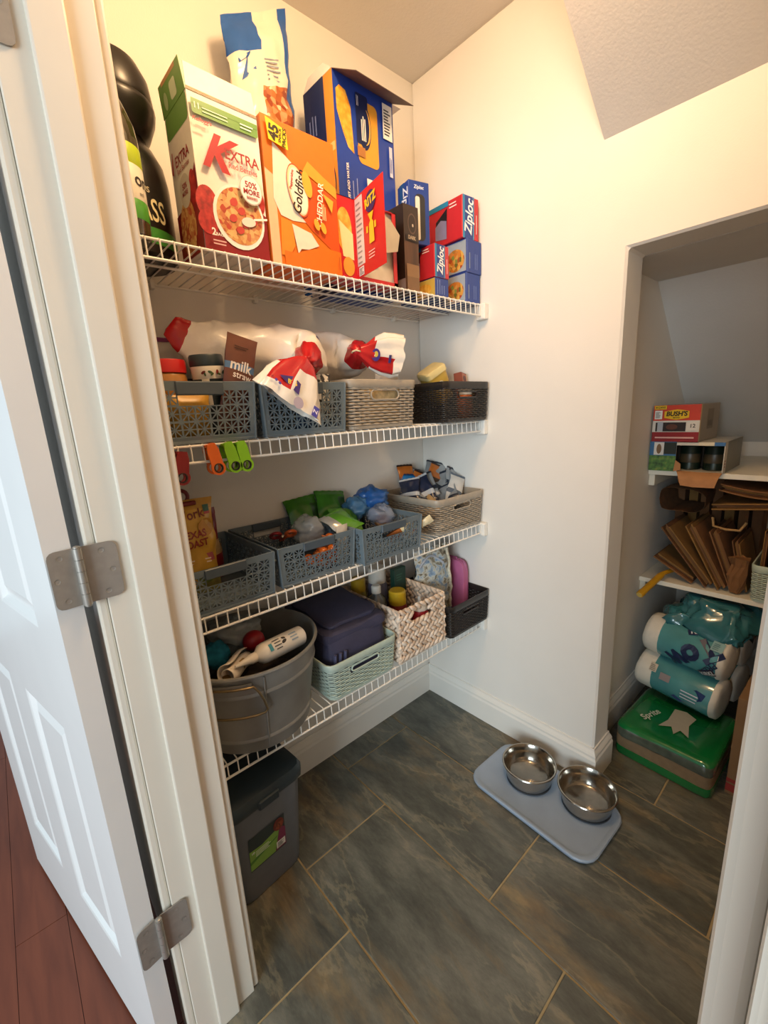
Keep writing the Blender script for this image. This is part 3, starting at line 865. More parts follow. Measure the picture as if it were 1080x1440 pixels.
# cracker multipack
w_, d_, h_ = .188, .125, .283
t = thing('cracker_box', 'orange snack cracker box with a yellow corner label', 'box', (-.772, -.292, B1), R(0))
OR = P('#E8711E'); OR2 = P('#F08A2A'); OFF = P('#E8DCC6')
carton(t, w_, d_, h_, OR)
F_, L_, R_, T_ = faces(t, w_, d_, h_)
F_.rect(0, 0, .022, .215, P('#D9BC92')); 
F_.poly([(0, .185), (.02, .175), (.03, .283), (0, .283)], OR)
F_.poly([(.024, .238), (.060, .215), (.085, .200), (.100, .170), (.110, .10), (.060, .095), (.030, .100), (.015, .13)], OFF)
F_.poly([(.085, .200), (.186, .165), (.186, .050), (.165, .052), (.110, .085), (.080, .110), (.098, .150)], P('#D0521E'))
F_.poly([(.095, .203), (.186, .168), (.186, .19), (.15, .205), (.11, .225)], P('#F59A33'))
F_.poly([(.028, .095), (.055, .092), (.060, .045), (.050, .03), (.03, .02), (.022, .02)], OR2)
F_.poly([(.055, .088), (.105, .078), (.125, .055), (.095, .042), (.075, .040), (.066, .028)], OFF)
F_.poly([(.03, 0), (w_, 0), (w_, .052), (.14, .055), (.09, .040), (.06, .028), (.03, .030)], OR)
F_.ell(.078, .158, .026, .052, P('#C8502A'), R(12)); F_.ell(.077, .158, .024, .049, P('#F0CFA0'), R(12)); F_.ell(.078, .157, .021, .045, P('#F3E6D0'), R(12))
F_.text('Goldfish', .080, .156, .030, P('#2A1E1A'), R(78), .015, .15, 'CENTER', .92); F_.text('Pepperidge', .062, .176, .009, P('#B0301E'), R(78), .02)
F_.ell(.102, .176, .012, .026, P('#F2A93A'), R(12)); 
F_.text('CHEDDAR', .134, .142, .020, P('#F8E8D0'), R(82), .02); F_.lines(.138, .112, .150, .148, 3, P('#F6C890'), .5, 6, True)
F_.poly([(.142, .168), (.172, .158), (.166, .132)], P('#F2A93A'))
for cx, cy in ((.120, .098), (.138, .094)): F_.ell(cx, cy, .007, .012, P('#F2A93A'), R(20))
F_.poly([(.008, .276), (.056, .264), (.058, .228), (.012, .236)], P('#F0CE2A'), 'label_panel'); F_.text('45', .026, .252, .030, P('#2B2418'), R(82), .04); F_.text('SNACK', .040, .250, .0085, P('#2B2418'), R(82)); F_.text('PACKS', .050, .248, .0125, P('#2B2418'), R(82), .02)
F_.lines(.176, .01, .180, .05, 1, P('#B85A18'), .6, 7, True)

# tall waffle carton behind
w_, d_, h_ = .212, .128, .515
t = thing('waffle_box', 'tall blue carton with golden waffle pictures and a torn open top', 'box', (-.500, -.198, B1), R(1))
BL = P('#22409A'); NAVY = P('#18244E'); GOLD = ramp_mat('golden_waffle_print', 'noise', 60, ((.3, '#C98424'), (.55, '#E0A63C'), (.75, '#F0C468')), .4)
carton(t, w_, d_, h_, BL, True, GREYB)
F_, L_, R_, T_ = faces(t, w_, d_, h_)
F_.poly([(.008, .475), (.020, .487), (.040, .482), (.055, .45), (.058, .39), (.060, .345), (.040, .355), (.025, .385), (.008, .43)], GOLD, 'printed_panel')
F_.rrect(.075, .330, .150, .480, .014, P('#D99A34')); F_.rrect(.072, .375, .115, .492, .006, NAVY); F_.ell(.100, .420, .024, .055, NAVY); F_.ell(.104, .420, .018, .042, P('#E4B04A')); F_.ell(.099, .421, .018, .044, NAVY)
for k in range(3): F_.text(('FLUFFY', 'GOLDEN', 'WAFFLES')[k] if False else '', 0, 0, .01, WHT) if False else None
F_.lines(.088, .385, .106, .455, 3, P('#E9E4DA'), .55, 3, True); F_.rect(.070, .345, .098, .368, P('#A8703A'))
F_.lines(.074, .46, .082, .49, 2, P('#C9CDE0'), .4, 9, True)
F_.barcode(.168, .415, .204, .500, False); F_.rect(.188, .325, .200, .400, P('#C9CDE0'), 'barcode_panel'); F_.lines(.190, .335, .198, .39, 2, BL, .5, 4, True)
F_.text('JUST ADD WATER', .030, .270, .011, WHT, R(90), .02); F_.ell(.030, .205, .003, .005, WHT)
F_.lines(.044, .14, .048, .30, 1, P('#9FAEDB'), .5, 5, True); F_.lines(.058, .12, .062, .30, 1, P('#9FAEDB'), .5, 6, True); F_.lines(.076, .14, .080, .29, 1, P('#9FAEDB'), .5, 7, True)
F_.rect(.095, .14, .132, .295, P('#E6E2DA'), 'label_panel'); F_.lines(.098, .15, .130, .285, 4, P('#2A3350'), .5, 8, True)
F_.lines(.140, .12, .146, .27, 1, P('#9FAEDB'), .4, 9, True); F_.lines(.170, .06, .200, .25, 4, P('#9FAEDB'), .35, 10, True)
L_.rect(d_-.038, 0, d_, h_, P('#D9932E')); L_.rect(d_-.036, .34, d_-.004, .36, P('#EFC27A')); L_.ell(d_-.028, .27, .020, .045, NAVY); L_.ell(d_-.026, .27, .014, .034, P('#E4B04A'))
L_.rect(0, 0, d_-.038, h_, NAVY); L_.lines(.02, .40, .06, .46, 3, P('#6F7CA8'), .4, 3, True)
flap(t, (0, 0, h_), (w_, 0, h_), (.12, -.85, -.42), .085, M('#6A5A52', .6, var=.15, vscale=30), 'front_flap', .004)
flap(t, (w_, 0, h_), (w_, d_, h_), (.9, 0, .28), .058, WHITEB, 'side_flap', .02)
flap(t, (w_, d_, h_), (0, d_, h_), (0, .1, 1), .042, WHITEB, 'back_flap', .06)
flap(t, (0, d_, h_), (0, 0, h_), (-.1, 0, 1), .024, WHITEB, 'side_flap', .03)

# red cracker box, front panel folded out
w_, d_, h_ = .200, .060, .185
t = thing('cracker_box', 'red cracker box with its printed front panel torn open', 'box', (-.583, -.287, B1), R(0))
RZ = P('#C41F24'); 
e = .0015; mb = MB()
mb.box(0, w_, d_-e, d_, 0, h_); mb.box(0, e, 0, d_, 0, h_); mb.box(w_-e, w_, 0, d_, 0, h_); mb.box(0, w_, 0, d_, 0, e); mb.box(0, w_, 0, d_, h_-e, h_)
mb.box(0, .056, 0, e, 0, h_); mb.box(.056, w_, 0, e, 0, .012); mb.box(w_-.014, w_, 0, e, 0, h_); 
mb.build('body', RZ, t)
MB().box(.058, w_-e, .010, .012, e, h_-e).build('inside', M('#DAD5CA', .7), t)
F_, L_, R_, T_ = faces(t, w_, d_, h_)
F_.ell(.020, .110, .024, .050, GOLD); F_.poly([(.004, .13), (.046, .105), (.046, .045), (.012, .05)], P('#E8CE92')); F_.ell(.028, .028, .018, .022, P('#D9932E'))
# the swung panel: hinge at x=.056
pn = thing('front_panel', None, None)
pn.parent = t; pn.location = (.056, -.0005, 0); pn.rotation_euler = (0, 0, R(-101))
bpy.data.objects.remove(pn, do_unlink=True)
a_ = R(-101); du = Vector((math.cos(a_), math.sin(a_), 0)); dn = Vector((-math.sin(a_), math.cos(a_), 0))
LP = .140; hp = .185
def pp(a, z, l): return Vector((.056, -.0005, 0))+du*a+Vector((0, 0, z))+dn*l
mb = MB(); mb.prism([(0, .002), (LP, .002), (LP, hp), (0, hp)], lambda a, z, l: pp(a, z, l), .0014); mb.build('front_panel', [RZ], t)
PF = Face(t, (0, 0, 0), (1, 0, 0), (0, 0, 1), fn=lambda a, z, l: pp(a, z, -l))
PF.rect(.004, .03, .042, hp-.004, P('#CFC8C0'), 'label_panel'); PF.lines(.008, .034, .038, hp-.008, 12, P('#8E8680'), .35, 4); PF.rect(.010, .006, .036, .026, P('#D8D0CA'), 'label_panel'); PF.lines(.013, .008, .034, .024, 5, P('#55504C'), .5, 2)
PF.ell(.082, .150, .024, .022, P('#1F2A5E'), R(12)); PF.text('RITZ', .082, .152, .026, P('#F2C81E'), R(8), .04, 0, 'CENTER', .95)
PF.poly([(.072, .062), (.096, .062), (.094, .104), (.088, .110), (.096, .126), (.070, .126), (.080, .110), (.074, .104)], P('#F0BE2A')); PF.rect(.060, .088, .068, .102, P('#F0BE2A')); PF.rect(.099, .088, .107, .102, P('#F0BE2A'))
PF.lines(.068, .030, .10, .050, 3, P('#E9B8AE'), .35, 5)
mb = MB(); mb.prism([(0, 0), (.050, .010), (.058, .05), (.035, .080), (.010, .095), (0, .09)], lambda a, z, l: Vector((w_-.066+a, -.006-l-a*.25, .075+z)), .0012); mb.build('torn_flap', M('#B9B3A8', .75), t)
mb = MB(); mb.prism([(0, 0), (.030, .004), (.016, .012), (.002, .008)], lambda a, z, l: Vector((.105+a, .004-l, .048+z)), .0012); mb.build('torn_flap', M('#9A9488', .75), t)

# dark coffee-brown carton
w_, d_, h_ = .058, .088, .217
t = thing('coffee_box', 'narrow dark brown carton between the red box and plastic-bag boxes', 'box', (-.3575, -.292, B1), R(0))
carton(t, w_, d_, h_, ramp_mat('dark_wood_print', 'noise', 14, ((.3, '#3A2418'), (.55, '#5C3C26'), (.75, '#7A5636')), .45, 0, 6, .5, (1, 1, .25)))
F_, L_, R_, T_ = faces(t, w_, d_, h_)
F_.rect(0, .125, w_, h_, P('#32231C')); F_.ell(.032, .172, .017, .026, P('#5A473C')); F_.ell(.032, .172, .014, .022, P('#2A1D18')); F_.ell(.034, .168, .003, .004, P('#C9BBA8')); F_.rect(.006, .128, .052, .144, P('#241813')); F_.text('DARK', .029, .136, .013, P('#B9A890'), 0, .03, 0, 'CENTER', .85)
F_.rect(.004, .0, .054, .035, P('#7A5A3A')); F_.rect(.004, .035, .054, .068, P('#8A6844'))
L_.rect(0, .03, d_, h_, P('#241A16')); L_.rect(0, 0, d_, .03, P('#7E6E68'))

# plastic-bag cartons, stack one
ZB = P('#23408C'); ZR = P('#C22B34'); ZL = P('#2A86B4'); VEG = ramp_mat('vegetable_print', 'voronoi', 95, ((.15, '#4E6B2E'), (.35, '#C8782E'), (.55, '#D8B45A'), (.75, '#A83A24'), (.9, '#7E9A4A')), .4)
GRYP = P('#8FA0A8')
def bag_box(label, loc, w_, d_, h_, kind, rz=0):
    t = thing('plastic_bag_box', label, 'box', loc, rz, 'cartons of plastic food bags')
    if kind == 'veg':
        carton(t, w_, d_, h_, ZB); F_, L_, R_, T_ = faces(t, w_, d_, h_)
        L_.rect(d_*.45, .004, d_-.001, h_-.004, P('#9AA9B6')); L_.ell(d_*.74, h_*.42, d_*.22, h_*.34, VEG)
        F_.lines(w_*.2, h_*.12, w_*.26, h_*.85, 1, GRYP, .6, 1, True); F_.lines(w_*.55, h_*.12, w_*.8, h_*.6, 2, P('#6E84C0'), .3, 2, True); F_.rect(0, 0, w_*.10, h_, P('#35509E'))
    elif kind == 'yellow':
        carton(t, w_, d_, h_, ZB); F_, L_, R_, T_ = faces(t, w_, d_, h_)
        L_.rect(d_*.45, .002, d_-.001, h_-.002, P('#C9A84E')); L_.ell(d_*.7, h_*.45, d_*.2, h_*.3, GOLD)
        F_.lines(w_*.15, h_*.12, w_*.8, h_*.9, 4, P('#7F94CC'), .25, 2, True)
    elif kind == 'red':
        carton(t, w_, d_, h_, ZR); F_, L_, R_, T_ = faces(t, w_, d_, h_)
        F_.rect(w_*.12, 0, w_*.62, h_, ZB); F_.rect(w_*.02, 0, w_*.14, h_, ZL); F_.rect(w_*.62, 0, w_*.70, h_, ZL)
        F_.text('Ziploc', w_*.40, h_*.52, h_*.40, P('#EEF0F4'), R(84), .025, .15, 'CENTER', .80); F_.lines(w_*.8, h_*.15, w_*.9, h_*.8, 1, P('#E8B4B4'), .5, 3, True)
        L_.poly([(d_*.30, h_*.18), (d_*.60, h_*.12), (d_*.62, h_*.85), (d_*.32, h_*.62)], P('#1E1A22'), 'opening'); L_.poly([(d_*.30, h_*.18), (d_*.60, h_*.12), (d_*.60, h_*.55), (d_*.45, h_*.62), (d_*.30, h_*.50)], M('#8A86A8', .3), 'opening')  # flat dark patch painted for the shaded hole, bags drawn over it
        L_.lines(d_*.68, h_*.80, d_*.95, h_*.95, 2, P('#F0D4D0'), .4, 4); L_.rect(0, h_*.88, d_*.66, h_, ZL)
    elif kind == 'tall':
        carton(t, w_, d_, h_, ZB); F_, L_, R_, T_ = faces(t, w_, d_, h_)
        F_.rrect(w_*.28, h_*.06, w_*.78, h_*.80, w_*.2, M('#2E2E30', .6), 'opening'); F_.rrect(w_*.30, h_*.07, w_*.52, h_*.76, w_*.08, M('#D8D4C8', .4), 'opening'); F_.text('Ziploc', w_*.48, h_*.90, .013, P('#DCE4F0'), 0, .02, .15)  # shade inside the hole is a painted dark patch, pale roll on top
        F_.rect(0, 0, w_*.2, h_*.16, P('#8E2A6A'))
        L_.rect(d_*.2, 0, d_*.62, h_, P('#1C4E86')); L_.text('Ziploc', d_*.70, h_*.66, .036, P('#E8EEF4'), R(-90), .02, .15, 'CENTER', .95); L_.rect(d_*.55, 0, d_, h_*.3, P('#2A6E9E'))
    return t
bag_box('small blue carton with a yellow print, bottom of the left carton stack', (-.2320, -.292, B1), .062, .150, .052, 'yellow')
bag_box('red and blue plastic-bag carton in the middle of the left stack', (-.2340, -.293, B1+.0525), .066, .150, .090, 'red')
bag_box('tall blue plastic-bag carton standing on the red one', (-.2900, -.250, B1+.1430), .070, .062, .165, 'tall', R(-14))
bag_box('blue carton with a vegetable picture, bottom of the right stack', (-.0865, -.293, B1), .078, .170, .088, 'veg')
bag_box('blue carton with a vegetable picture, second of the right stack', (-.0840, -.295, B1+.0885), .080, .170, .097, 'veg')
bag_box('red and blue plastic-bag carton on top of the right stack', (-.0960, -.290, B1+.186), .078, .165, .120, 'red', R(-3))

# standing chip bag behind the orange box
def region(u, v, side):
    if v > .84 and u < .46: return 1
    if u > .84: return 1
    if .42 < u < .84 and .60 < v < .73: return 2
    if .36 < u < .84 and .560 < v < .585: return 1
    return 0
mb = pillow(.190, .640, .072, 20, 34, .03, .010, 4, region, .5)
mb.v = [(x, y, z+.55*x*(z/.64)**2) for x, y, z in mb.v]
ps0 = mb.surf
def ps1(a, b, l):
    p = ps0(a, b, l); p.z += .55*p.x*(p.z/.64)**2; return p
mb.surf = ps1
bagm = [M('#E4DCCC', .22, var=.03, vscale=15), M('#2B5CA8', .22, var=.05), ramp_mat('pretzel_print', 'voronoi', 70, ((.2, '#8A3A1E'), (.6, '#C07840'), (.9, '#E0C8A0')), .3)]
t = thing('chip_bag', 'tall white and blue foil snack bag standing behind the orange box', 'bag', (-.630, -.088, B1+.002), (R(4), R(2), R(0)))
mb.build('bag', bagm, t, smooth='all')
bf = Face(t, (0, 0, 0), (1, 0, 0), (0, 0, 1), fn=mb.surf)
bf.lines(-.005, .480, .055, .535, 6, P('#8A94A8'), .35, 4)
bf.text('Z', -.058, .51, .060, P('#2B5CA8'), R(25), .03, .2)
t.rotation_euler = (R(-1.5), 0, R(3))

# dark protein jug
t = thing('protein_jug', 'big black plastic jug with a wide black lid and green band', 'jug', (-1.008, -.118, B1))
BLK = M('#17130F', .30, var=.1, vscale=8); 
MB().lathe([(0, .002), (.080, 0), (.087, .006), (.088, .018), (.088, .12), (.0875, .15), (.082, .185), (.068, .212), (.056, .224), (.054, .235), (0, .235)], 40).build('body', BLK, t, smooth=True)
MB().lathe([(.056, .232), (.066, .24), (.079, .27), (.082, .285), (.0815, .292), (.079, .296), (.080, .302), (.076, .335), (.062, .362), (.035, .374), (0, .376)], 40).build('lid', BLK, t, smooth=True)
MB().lathe([(.0884, .022), (.0886, .024), (.0886, .050), (.0884, .052)], 48).build('label_band', P('#3E8A34', .3), t, smooth=True)
def cyl(cx, cy, r_, a0):
    return lambda a, z, l: Vector((cx+(r_+l)*math.cos(a0+a/r_), cy+(r_+l)*math.sin(a0+a/r_), z))
jf = Face(t, (0, 0, 0), (1, 0, 0), (0, 0, 1), fn=cyl(0, 0, .0882, R(-62)))
jf.text('MASS', -.030, .082, .058, P('#E4D9A8'), 0, .01, 0, 'CENTER', .62); jf.text('SERIOUS', -.045, .118, .014, P('#C9C0A0'))

# lemon juice bottle in front of it
t = thing('juice_bottle', 'dark glass bottle with a lime green label and white cap', 'bottle', (-1.0490, -.250, B1))
GLS = M('#3B3420', .10, var=.05, spec=.6, coat=.5)
MB().lathe([(0, .002), (.034, 0), (.040, .006), (.041, .02), (.041, .16), (.0385, .185), (.028, .215), (.0175, .238), (.0155, .255), (.0155, .262), (.019, .264), (.019, .276), (.0155, .278), (0, .278)], 36).build('body', GLS, t, smooth=True)
MB().lathe([(.0172, .270), (.0180, .272), (.0180, .298), (.0165, .302), (0, .302)], 24).build('cap', M('#E6DFCF', .4), t, smooth=True)
for z0, z1, c in ((.030, .062, '#4C9A34'), (.062, .118, '#EDE6D4'), (.118, .150, '#B4CC2A')):
    MB().lathe([(.0413, z0), (.0415, z0+.0003), (.0415, z1-.0003), (.0413, z1)], 40).build('label_band', P(c, .35), t, smooth=True)
jf = Face(t, (0, 0, 0), (1, 0, 0), (0, 0, 1), fn=cyl(0, 0, .0417, R(-46)))
jf.text('on', 0, .094, .030, P('#2A2420'), 0, .02); jf.text('ml', -.004, .072, .010, P('#9A948A'))

# ================================================================== SECOND SHELF: CONTENTS
B2 = Z2+EPS+.0055
CLEAR = M('#DCDCDA', .12, var=.02, alpha=.48)
# peanut butter jar
t = thing('peanut_butter_jar', 'peanut butter jar with a bright red lid in the star-cut basket', 'jar', (-1.006, -.215, B2))
MB().lathe([(0, .001), (.034, 0), (.038, .006), (.038, .120), (.036, .134), (.0335, .138), (0, .138)], 32).build('body', M('#B07838', .2, var=.08, vscale=30, coat=.4), t, smooth=True)
MB().lathe([(.036, .139), (.0372, .140), (.0372, .163), (.036, .166), (0, .166)], 36).build('lid', M('#C4201E', .35), t, smooth=True)
# zip bag
t = thing('zip_bag', 'clear zip bag with a purple zip behind the red-lidded jar', 'bag', (-.990, -.105, B2), (R(-2), 0, R(2)))
pillow(.150, .228, .050, 14, 16, .05, .007, 8).build('bag', CLEAR, t, smooth='all')
MB().box(-.073, .073, -.0035, .0035, .221, .232).build('zip_strip', M('#7A3A6E', .35), t, bevel=.0015)
pillow(.12, .150, .040, 10, 10, .02, .010, 12).build('contents', M('#D8C4A0', .6, var=.2, vscale=60), t, smooth='all').location = (0, 0, .030)
# dark jar
t = thing('dark_jar', 'dark brown jar behind the hazelnut tub', 'jar', (-.952, -.168, B2))
t.scale = (1, 1, .74)
MB().lathe([(0, 0), (.030, 0), (.032, .005), (.032, .145), (.028, .158), (0, .158)], 24).build('body', M('#1C1512', .25), t, smooth=True)
MB().lathe([(.029, .159), (.0295, .160), (.0295, .178), (0, .180)], 24).build('lid', M('#15110F', .3), t, smooth=True)
# hazelnut tub
t = thing('creamer_tub', 'small tapered tub with a dark lid and leaf-patterned white label', 'tub', (-.924, -.238, B2+.003), (R(2), R(-3), 0))
MB().lathe([(0, .002), (.027, 0), (.028, .004), (.0335, .150), (0, .150)], 32).build('body', P('#26302F'), t, smooth=True)
MB().lathe([(.0345, .151), (.0352, .153), (.0352, .170), (.033, .174), (.030, .172), (0, .172)], 32).build('lid', M('#2F3C42', .35), t, smooth=True)
MB().lathe([(.0334, .124), (.0336, .1245), (.0343, .1495), (.0341, .150)], 40).build('label_band', P('#E4DCCB'), t, smooth=True)
cf = Face(t, (0, 0, 0), (1, 0, 0), (0, 0, 1), fn=lambda a, z, l: Vector(((.0285+.0365*z*1.0+.0010+l)*math.cos(R(-80)+a/.034), (.0285+.0365*z*1.0+.0010+l)*math.sin(R(-80)+a/.034), z)))
for a, c, q in ((-.028, '#7A2A24', 30), (-.014, '#3E5A34', -30), (0, '#8A2A26', 90), (.014, '#3E5A34', 40), (.026, '#7A2A24', -40)):
    cf.ell(a, .137, .0052, .0028, P(c), R(q)); cf.ell(a+.003, .133, .004, .002, P('#3E5A34'), R(q+70))
cf.rect(-.032, .07, -.018, .124, P('#D8CFBC'), 'label_panel', 4); cf.text('HAZELNUT', .004, .105, .0105, P('#D8D4C4'), 0, .02); cf.lines(-.010, .112, .018, .119, 2, P('#9AA890'), .35, 3)
# yellow fruit pouch glimpsed through the grip
t = thing('yellow_pouch', 'yellow pouch glimpsed through the grip hole of the star-cut basket', 'pouch', (-.992, -.276, B2), (R(0), 0, R(2)))
pillow(.088, .092, .034, 12, 12, .03, .003, 3).build('bag', M('#C8983A', .35, var=.1), t, smooth='all')
# milk straws packet
t = thing('milk_straw_packet', 'brown chocolate milk straw packet leaning beside the bread bag', 'packet', (-.914, -.293, B2+.012), (R(0), R(14), R(2)))
mb = pillow(.070, .205, .016, 10, 14, .04, .003, 5, lambda u, v, s: 1 if .62 < v < .74 else 0)
mb.build('bag', [M('#6E4232', .35, var=.08), M('#5A7EA8', .35, var=.15, vscale=50)], t, smooth='all')
mf = Face(t, (0, 0, 0), (1, 0, 0), (0, 0, 1), fn=mb.surf)
mf.text('milk', 0, .140, .032, P('#EFE6DC'), R(-4), .02, 0, 'CENTER', .95); mf.text('straw', .004, .120, .020, P('#EFE6DC'), R(-4), .01); mf.lines(-.02, .175, .02, .185, 2, P('#3A2018'), .4, 3)

# bread bags
BW = M('#F4EEE4', .24, var=.03, vscale=18, bump=.7, bscale=26); BR = M('#B41E22', .25, var=.08); BP = M('#3A2A78', .3)
def bread_bag(label, body, tail, seed, tie):
    t = thing('bread_bag', label, 'bread bag', body[0][0])
    o = Vector(body[0][0]); mb = MB(); rings = []
    pts = [Vector(p[0]) for p in body]
    # resample the spine
    fine = []
    for i in range(len(body)-1):
        for k in range(4):
            f = k/4; fine.append((pts[i].lerp(pts[i+1], f), body[i][1]+(body[i+1][1]-body[i][1])*f, body[i][2]+(body[i+1][2]-body[i][2])*f))
    fine.append((pts[-1], body[-1][1], body[-1][2]))
    # smooth the spine a little
    sm = [fine[0]]+[((fine[i-1][0]+fine[i][0]*2+fine[i+1][0])/4, fine[i][1], fine[i][2]) for i in range(1, len(fine)-1)]+[fine[-1]]
    n_ = len(sm)
    for i, (c, a, b_) in enumerate(sm):
        tg = (sm[min(i+1, n_-1)][0]-sm[max(i-1, 0)][0]).normalized()
        sd = tg.cross(Vector((0, 0, 1))).normalized(); up_ = sd.cross(tg)
        pl = .10*max(0, (i-(n_-7))/6)
        rings.append([p-o for p in ring(c, sd*a, up_*b_, 34, pl+.012, 8, i*.1, .011, seed)])
    def mi(i, j): 
        return 1 if (i > n_-6 or (i < 3 and seed == 1)) else (2 if (seed == 1 and n_-9 < i <= n_-8 and 10 < j < 13) else 0)
    mb.loft(rings, mi)
    mb.build('bag', [BW, BR, BP], t, smooth='all')
    # tied, flaring end
    tb = MB(); rings = []
    for i, (c, U, V) in enumerate(tail):
        rings.append([p-o for p in ring(c, U, V, 36, .16*min(1, i/2), 7, .3*i, .009, seed+9)])
    k = len(tail)
    tb.loft(rings, lambda i, j: (1 if (i < 2) or (i < 4 and j % 15 > 9) else 0), caps=False)
    tb.build('gathered_end', [M('#E6E0D6', .2, var=.03, bump=.2, bscale=50), BR], t, smooth='all')
    MB().tube([Vector(tie)-o+Vector((math.cos(a*PI/4)*.0125, math.sin(a*PI/4)*.0125, math.sin(a*PI/2)*.002)) for a in range(8)], .0022, 5, closed=True).build('twist_tie', M('#D8C8A0', .5), t)
    return t, o
nk1 = Vector((-.735, -.322, 1.388)); e1 = Vector((-.812, -.366, 1.292)); dd = (e1-nk1)
wv = Vector((.137, .0, -.090)).normalized(); tn = Vector((.2, -1, .1)).normalized()
tail1 = [(nk1+dd*f, wv*a, tn*b_) for f, a, b_ in ((0, .014, .014), (.12, .030, .015), (.3, .052, .015), (.55, .068, .014), (.8, .078, .013), (1.0, .084, .012))]
t, o = bread_bag('knotted white bread bag whose red and white end hangs over the basket front',
    [((-.966, -.150, 1.476), .006, .028), ((-.932, -.150, 1.450), .020, .046), ((-.885, -.152, 1.426), .050, .064), ((-.80, -.158, 1.420), .066, .074), ((-.71, -.170, 1.420), .068, .074), ((-.655, -.215, 1.414), .058, .064), ((-.690, -.275, 1.402), .034, .040), ((-.735, -.322, 1.388), .012, .012)],
    tail1, 1, nk1)
def tailprint(t, o, base, U, V, N_):
    return Face(t, (0, 0, 0), (1, 0, 0), (0, 0, 1), fn=lambda a, b_, l: base-o+U*a+V*b_+N_*(l+.016))
tf = tailprint(t, o, e1-dd*.10, wv, -dd.normalized(), tn)
tf.poly([(-.052, .030), (-.020, .050), (.002, .044), (.006, .014), (-.020, .020)], P('#3A2470'), 'emblem'); tf.text('BIG', -.018, .033, .016, P('#E8C83A'), R(18), .03)
tf.rect(.050, -.012, .066, .016, P('#3A3AA0'), 'label_panel'); tf.text('Z', .058, .002, .016, P('#E8E4F0'), R(90), .03)
for k in range(3): tf.ell(-.066+k*.010, .014-k*.002, .0035, .0035, P('#4A3AA0' if k else '#A82A30'), 0, 'emblem')
tf.ell(.010, -.006, .013, .015, P('#A49AAE'), 0, 'emblem')
nk2 = Vector((-.548, -.288, 1.424)); e2 = Vector((-.410, -.318, 1.413)); dd2 = e2-nk2
wv2 = Vector((.28, 0, 1)).normalized(); tn2 = Vector((.1, -1, 0)).normalized()
tail2 = [(nk2+dd2*f, wv2*a, tn2*b_) for f, a, b_ in ((0, .012, .012), (.12, .020, .014), (.3, .038, .016), (.55, .052, .015), (.8, .056, .013), (1.0, .052, .010))]
t, o = bread_bag('white bread bag behind, its red and white end flaring over the taupe basket',
    [((-.672, -.072, 1.415), .020, .025), ((-.640, -.082, 1.420), .045, .048), ((-.590, -.098, 1.428), .066, .070), ((-.530, -.118, 1.432), .066, .070), ((-.488, -.165, 1.428), .052, .058), ((-.505, -.235, 1.424), .034, .042), ((-.548, -.288, 1.424), .012, .012)],
    tail2, 2, nk2)
tf = tailprint(t, o, nk2, dd2.normalized(), wv2, tn2)
tf.ell(.046, -.006, .013, .017, P('#3A2A80'), R(10), 'emblem'); tf.ell(.046, -.004, .006, .008, P('#C8B44A'), R(10), 'emblem'); tf.rect(.086, -.024, .094, -.002, P('#2A2A6A'), 'label_panel')
# cow-spot pouch
t = thing('spotted_pouch', 'small black and white spotted pouch wedged between two baskets', 'pouch', (-.655, -.270, B2), (R(2), R(0), R(4)))
pillow(.050, .140, .024, 10, 12, .05, .003, 6).build('bag', ramp_mat('cow_spots', 'noise', 70, ((.47, '#1E1E20'), (.53, '#DAD8D2')), .4, 0, 1), t, smooth='all')
t = thing('blue_pouch', 'dark blue pouch showing in the grip hole below the bread bag', 'pouch', (-.700, -.258, B2), (R(8), 0, R(3)))
pillow(.075, .110, .026, 10, 12, .05, .003, 7).build('bag', M('#1F3A5C', .3, var=.2), t, smooth='all')
# clear bag with orange print in the taupe basket
t = thing('snack_bag', 'clear snack bag with an orange corner in the taupe basket', 'bag', (-.402, -.215, B2+.007), (R(4), R(6), R(-12)))
pillow(.088, .205, .040, 12, 16, .05, .009, 9, lambda u, v, s: 1 if (u > .45 and v > .80) else 0).build('bag', [M('#D8C8B4', .15, var=.1, alpha=.8), M('#D0561E', .3)], t, smooth='all')
t = thing('cracker_bag', 'bag of pale round crackers showing in the taupe basket grip', 'bag', (-.462, -.276, B2+.003), (R(3), 0, 0))
pillow(.150, .108, .024, 14, 12, .03, .004, 10).build('bag', M('#C9AE7E', .5, var=.25, vscale=80), t, smooth='all')
# yellow tub and small carton in the black basket
t = thing('spread_tub', 'pale yellow plastic tub leaning out of the black basket', 'tub', (-.120, -.215, B2+.068), (R(10), R(-30), R(-16)))
def rr(hw, hd, z, r=.012, n=40): return [(p[0], p[1], z) for p in (rrect_pt(j/n, hw, hd, r) for j in range(n))]
mb = MB(); mb.loft([rr(.034, .026, 0), rr(.036, .028, .004), rr(.040, .032, .100), rr(.040, .032, .104)]); mb.build('body', M('#C9A545', .35, var=.06), t, smooth=True)
mb = MB(); mb.loft([rr(.0425, .0345, .099), rr(.0425, .0345, .115), rr(.039, .031, .120)]); mb.build('lid', M('#D8C88E', .35), t, smooth=True)
f = Face(t, (-.037, -.0295, .01), (1, 0, 0), (0, -.035, 1)); f.ell(.034, .050, .016, .018, P('#E8DFC2')); f.ell(.034, .050, .010, .012, P('#A8622A'))
t = thing('spice_carton', 'small reddish brown carton in the corner of the black basket', 'box', (-.070, -.268, B2+.070), (R(-8), R(8), R(14)))
carton(t, .044, .030, .092, P('#7E4232')); F_, L_, R_, T_ = faces(t, .044, .030, .092); F_.rect(.004, .06, .040, .088, P('#B0684A')); F_.ell(.022, .072, .012, .010, P('#5A2A22')); F_.rect(.038, 0, .044, .092, P('#D8CBB4'))
t = thing('orange_jar', 'small orange jar showing through the black basket grip', 'jar', (-.090, -.290, B2))
